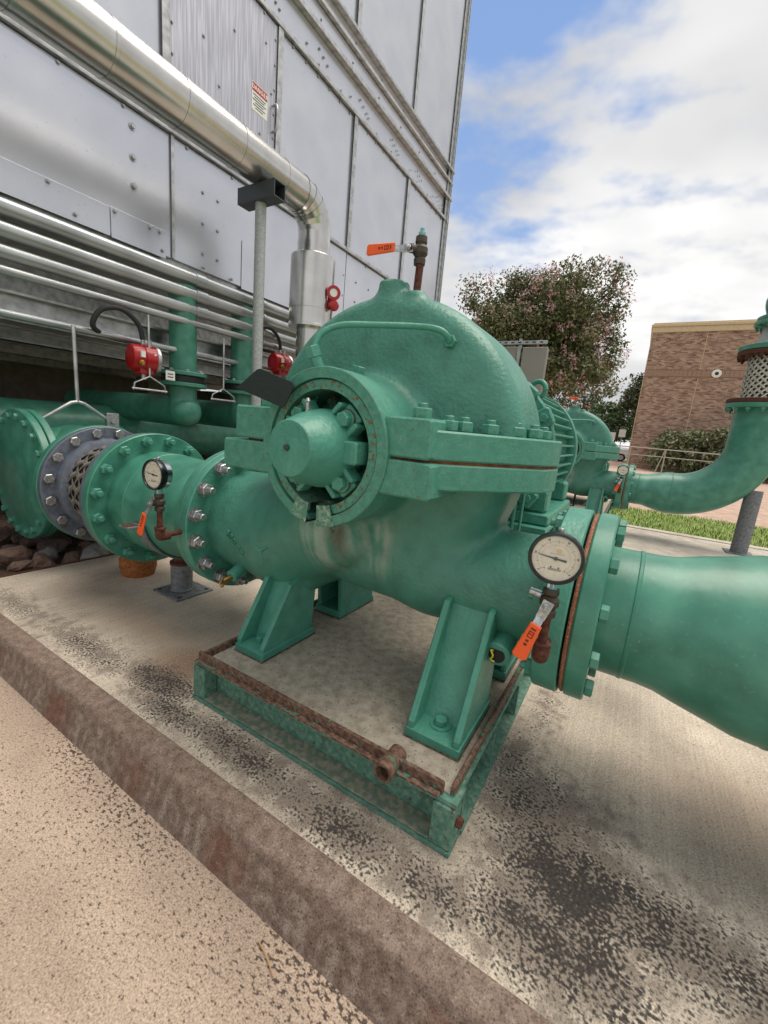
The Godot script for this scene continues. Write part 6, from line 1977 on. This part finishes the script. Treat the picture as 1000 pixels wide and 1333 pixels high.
# ------------------------------------------------------------------ everything
func _ready() -> void:
	rng.seed = 1234
	run_noise.seed = 3
	run_noise.frequency = 0.05
	run_noise.fractal_octaves = 3
	var cam := Camera3D.new()
	cam.name = "camera"
	cam.position = Vector3(0, 1.0, 0)
	cam.rotation_order = EULER_ORDER_YXZ
	cam.rotation_degrees = Vector3(-11.55, 30.23, 5.125)
	cam.fov = 101.5
	cam.near = 0.02
	cam.far = 1000.0
	add_child(cam)
	cam.make_current()
	var env := Environment.new()
	env.background_mode = Environment.BG_SKY
	var sky := Sky.new()
	var sm := PanoramaSkyMaterial.new()
	sm.panorama = ImageTexture.create_from_image(make_sky())
	sky.sky_material = sm
	env.sky = sky
	env.background_energy_multiplier = 1.0
	env.tonemap_mode = Environment.TONE_MAPPER_LINEAR
	env.tonemap_exposure = 1.9
	env.sdfgi_enabled = true
	env.ssao_enabled = true
	env.ssil_enabled = true
	var we := WorldEnvironment.new()
	we.name = "world_environment"
	we.environment = env
	add_child(we)
	var sun := DirectionalLight3D.new()
	sun.name = "sun"
	sun.light_color = Color(1.0, 0.96, 0.90)
	sun.light_energy = 0.5
	sun.light_angular_distance = 40.0
	sun.shadow_enabled = true
	add_child(sun)
	sun.look_at_from_position(Vector3(1.3, 5.0, -1.2), Vector3.ZERO)
	make_materials()
	M.dial = StandardMaterial3D.new()
	M.dial.albedo_texture = dial_texture()
	M.dial.roughness = 0.5
	M.lens = StandardMaterial3D.new()
	M.lens.transparency = BaseMaterial3D.TRANSPARENCY_ALPHA
	M.lens.albedo_color = Color(1, 1, 1, 0.04)
	M.lens.roughness = 0.02
	M.valve_brown = mat(g8(74, 64, 56), 0.5, 0.4)
	M.tape = mat(g8(112, 168, 172), 0.6)
	M.leaf = leaf_material(true)
	M.panel_box = mat(g8(150, 146, 138), 0.45, 0.4)
	make_ground()
	make_tower()
	make_background()
	var pump := make_pump()
	var motor := make_motor()
	var skid := make_skid()
	var gauge := make_gauge_assembly("pressure_gauge", "round pressure gauge with orange valve lever on the near discharge flange", Vector3(-0.112, 0.515, -1.05), 0.0)
	var vent := make_vent_valve()
	copy(gauge, Vector3(-1.415, -0.005, 0.05), "round pressure gauge with orange lever on the suction flange")
	var back := Vector3(0, 0, SECOND)
	copy(pump, back, "green split case pump standing beyond the near pump's finned motor")
	copy(motor, back, "green finned motor behind the far pump")
	copy(skid, back, "green steel base frame under the far pump")
	copy(gauge, back, "round pressure gauge with orange lever on the far pump's flange")
	copy(vent, back, "small vent valve with orange lever on top of the far pump")
	make_discharge(PUMP.z, "discharge_pipe", "fat green discharge pipe widening from the near pump flange", true)
	make_discharge(PUMP.z + SECOND, "discharge_pipe", "green discharge pipe curving upward from the far pump", true)
	make_riser(PUMP.z + SECOND)
	make_suction()
	make_conduits()
	make_clad_pipe()
	make_post()
	make_drop(-2.24, 0.105, "drop_pipe", "green drop pipe with black valve beside the red actuator", "")
	make_drop(-2.85, 0.105, "drop_pipe", "green drop pipe with black valve behind the galvanized post", "")
	make_actuator(Vector3(-3.22, 1.33, -1.83), "red valve actuator with looping black cable hanging under the conduits")
	make_actuator(Vector3(-3.22, 1.52, -3.2), "red valve actuator showing between the galvanized post and pump")
	make_header()
	make_hanger(Vector3(-3.16, 1.11, -1.84), "triangular wire hanger directly under the red actuator")
	make_hanger(Vector3(-3.22, 1.10, -2.53), "triangular wire hanger between the two green drop pipes")
	make_rocks()
	make_plants()
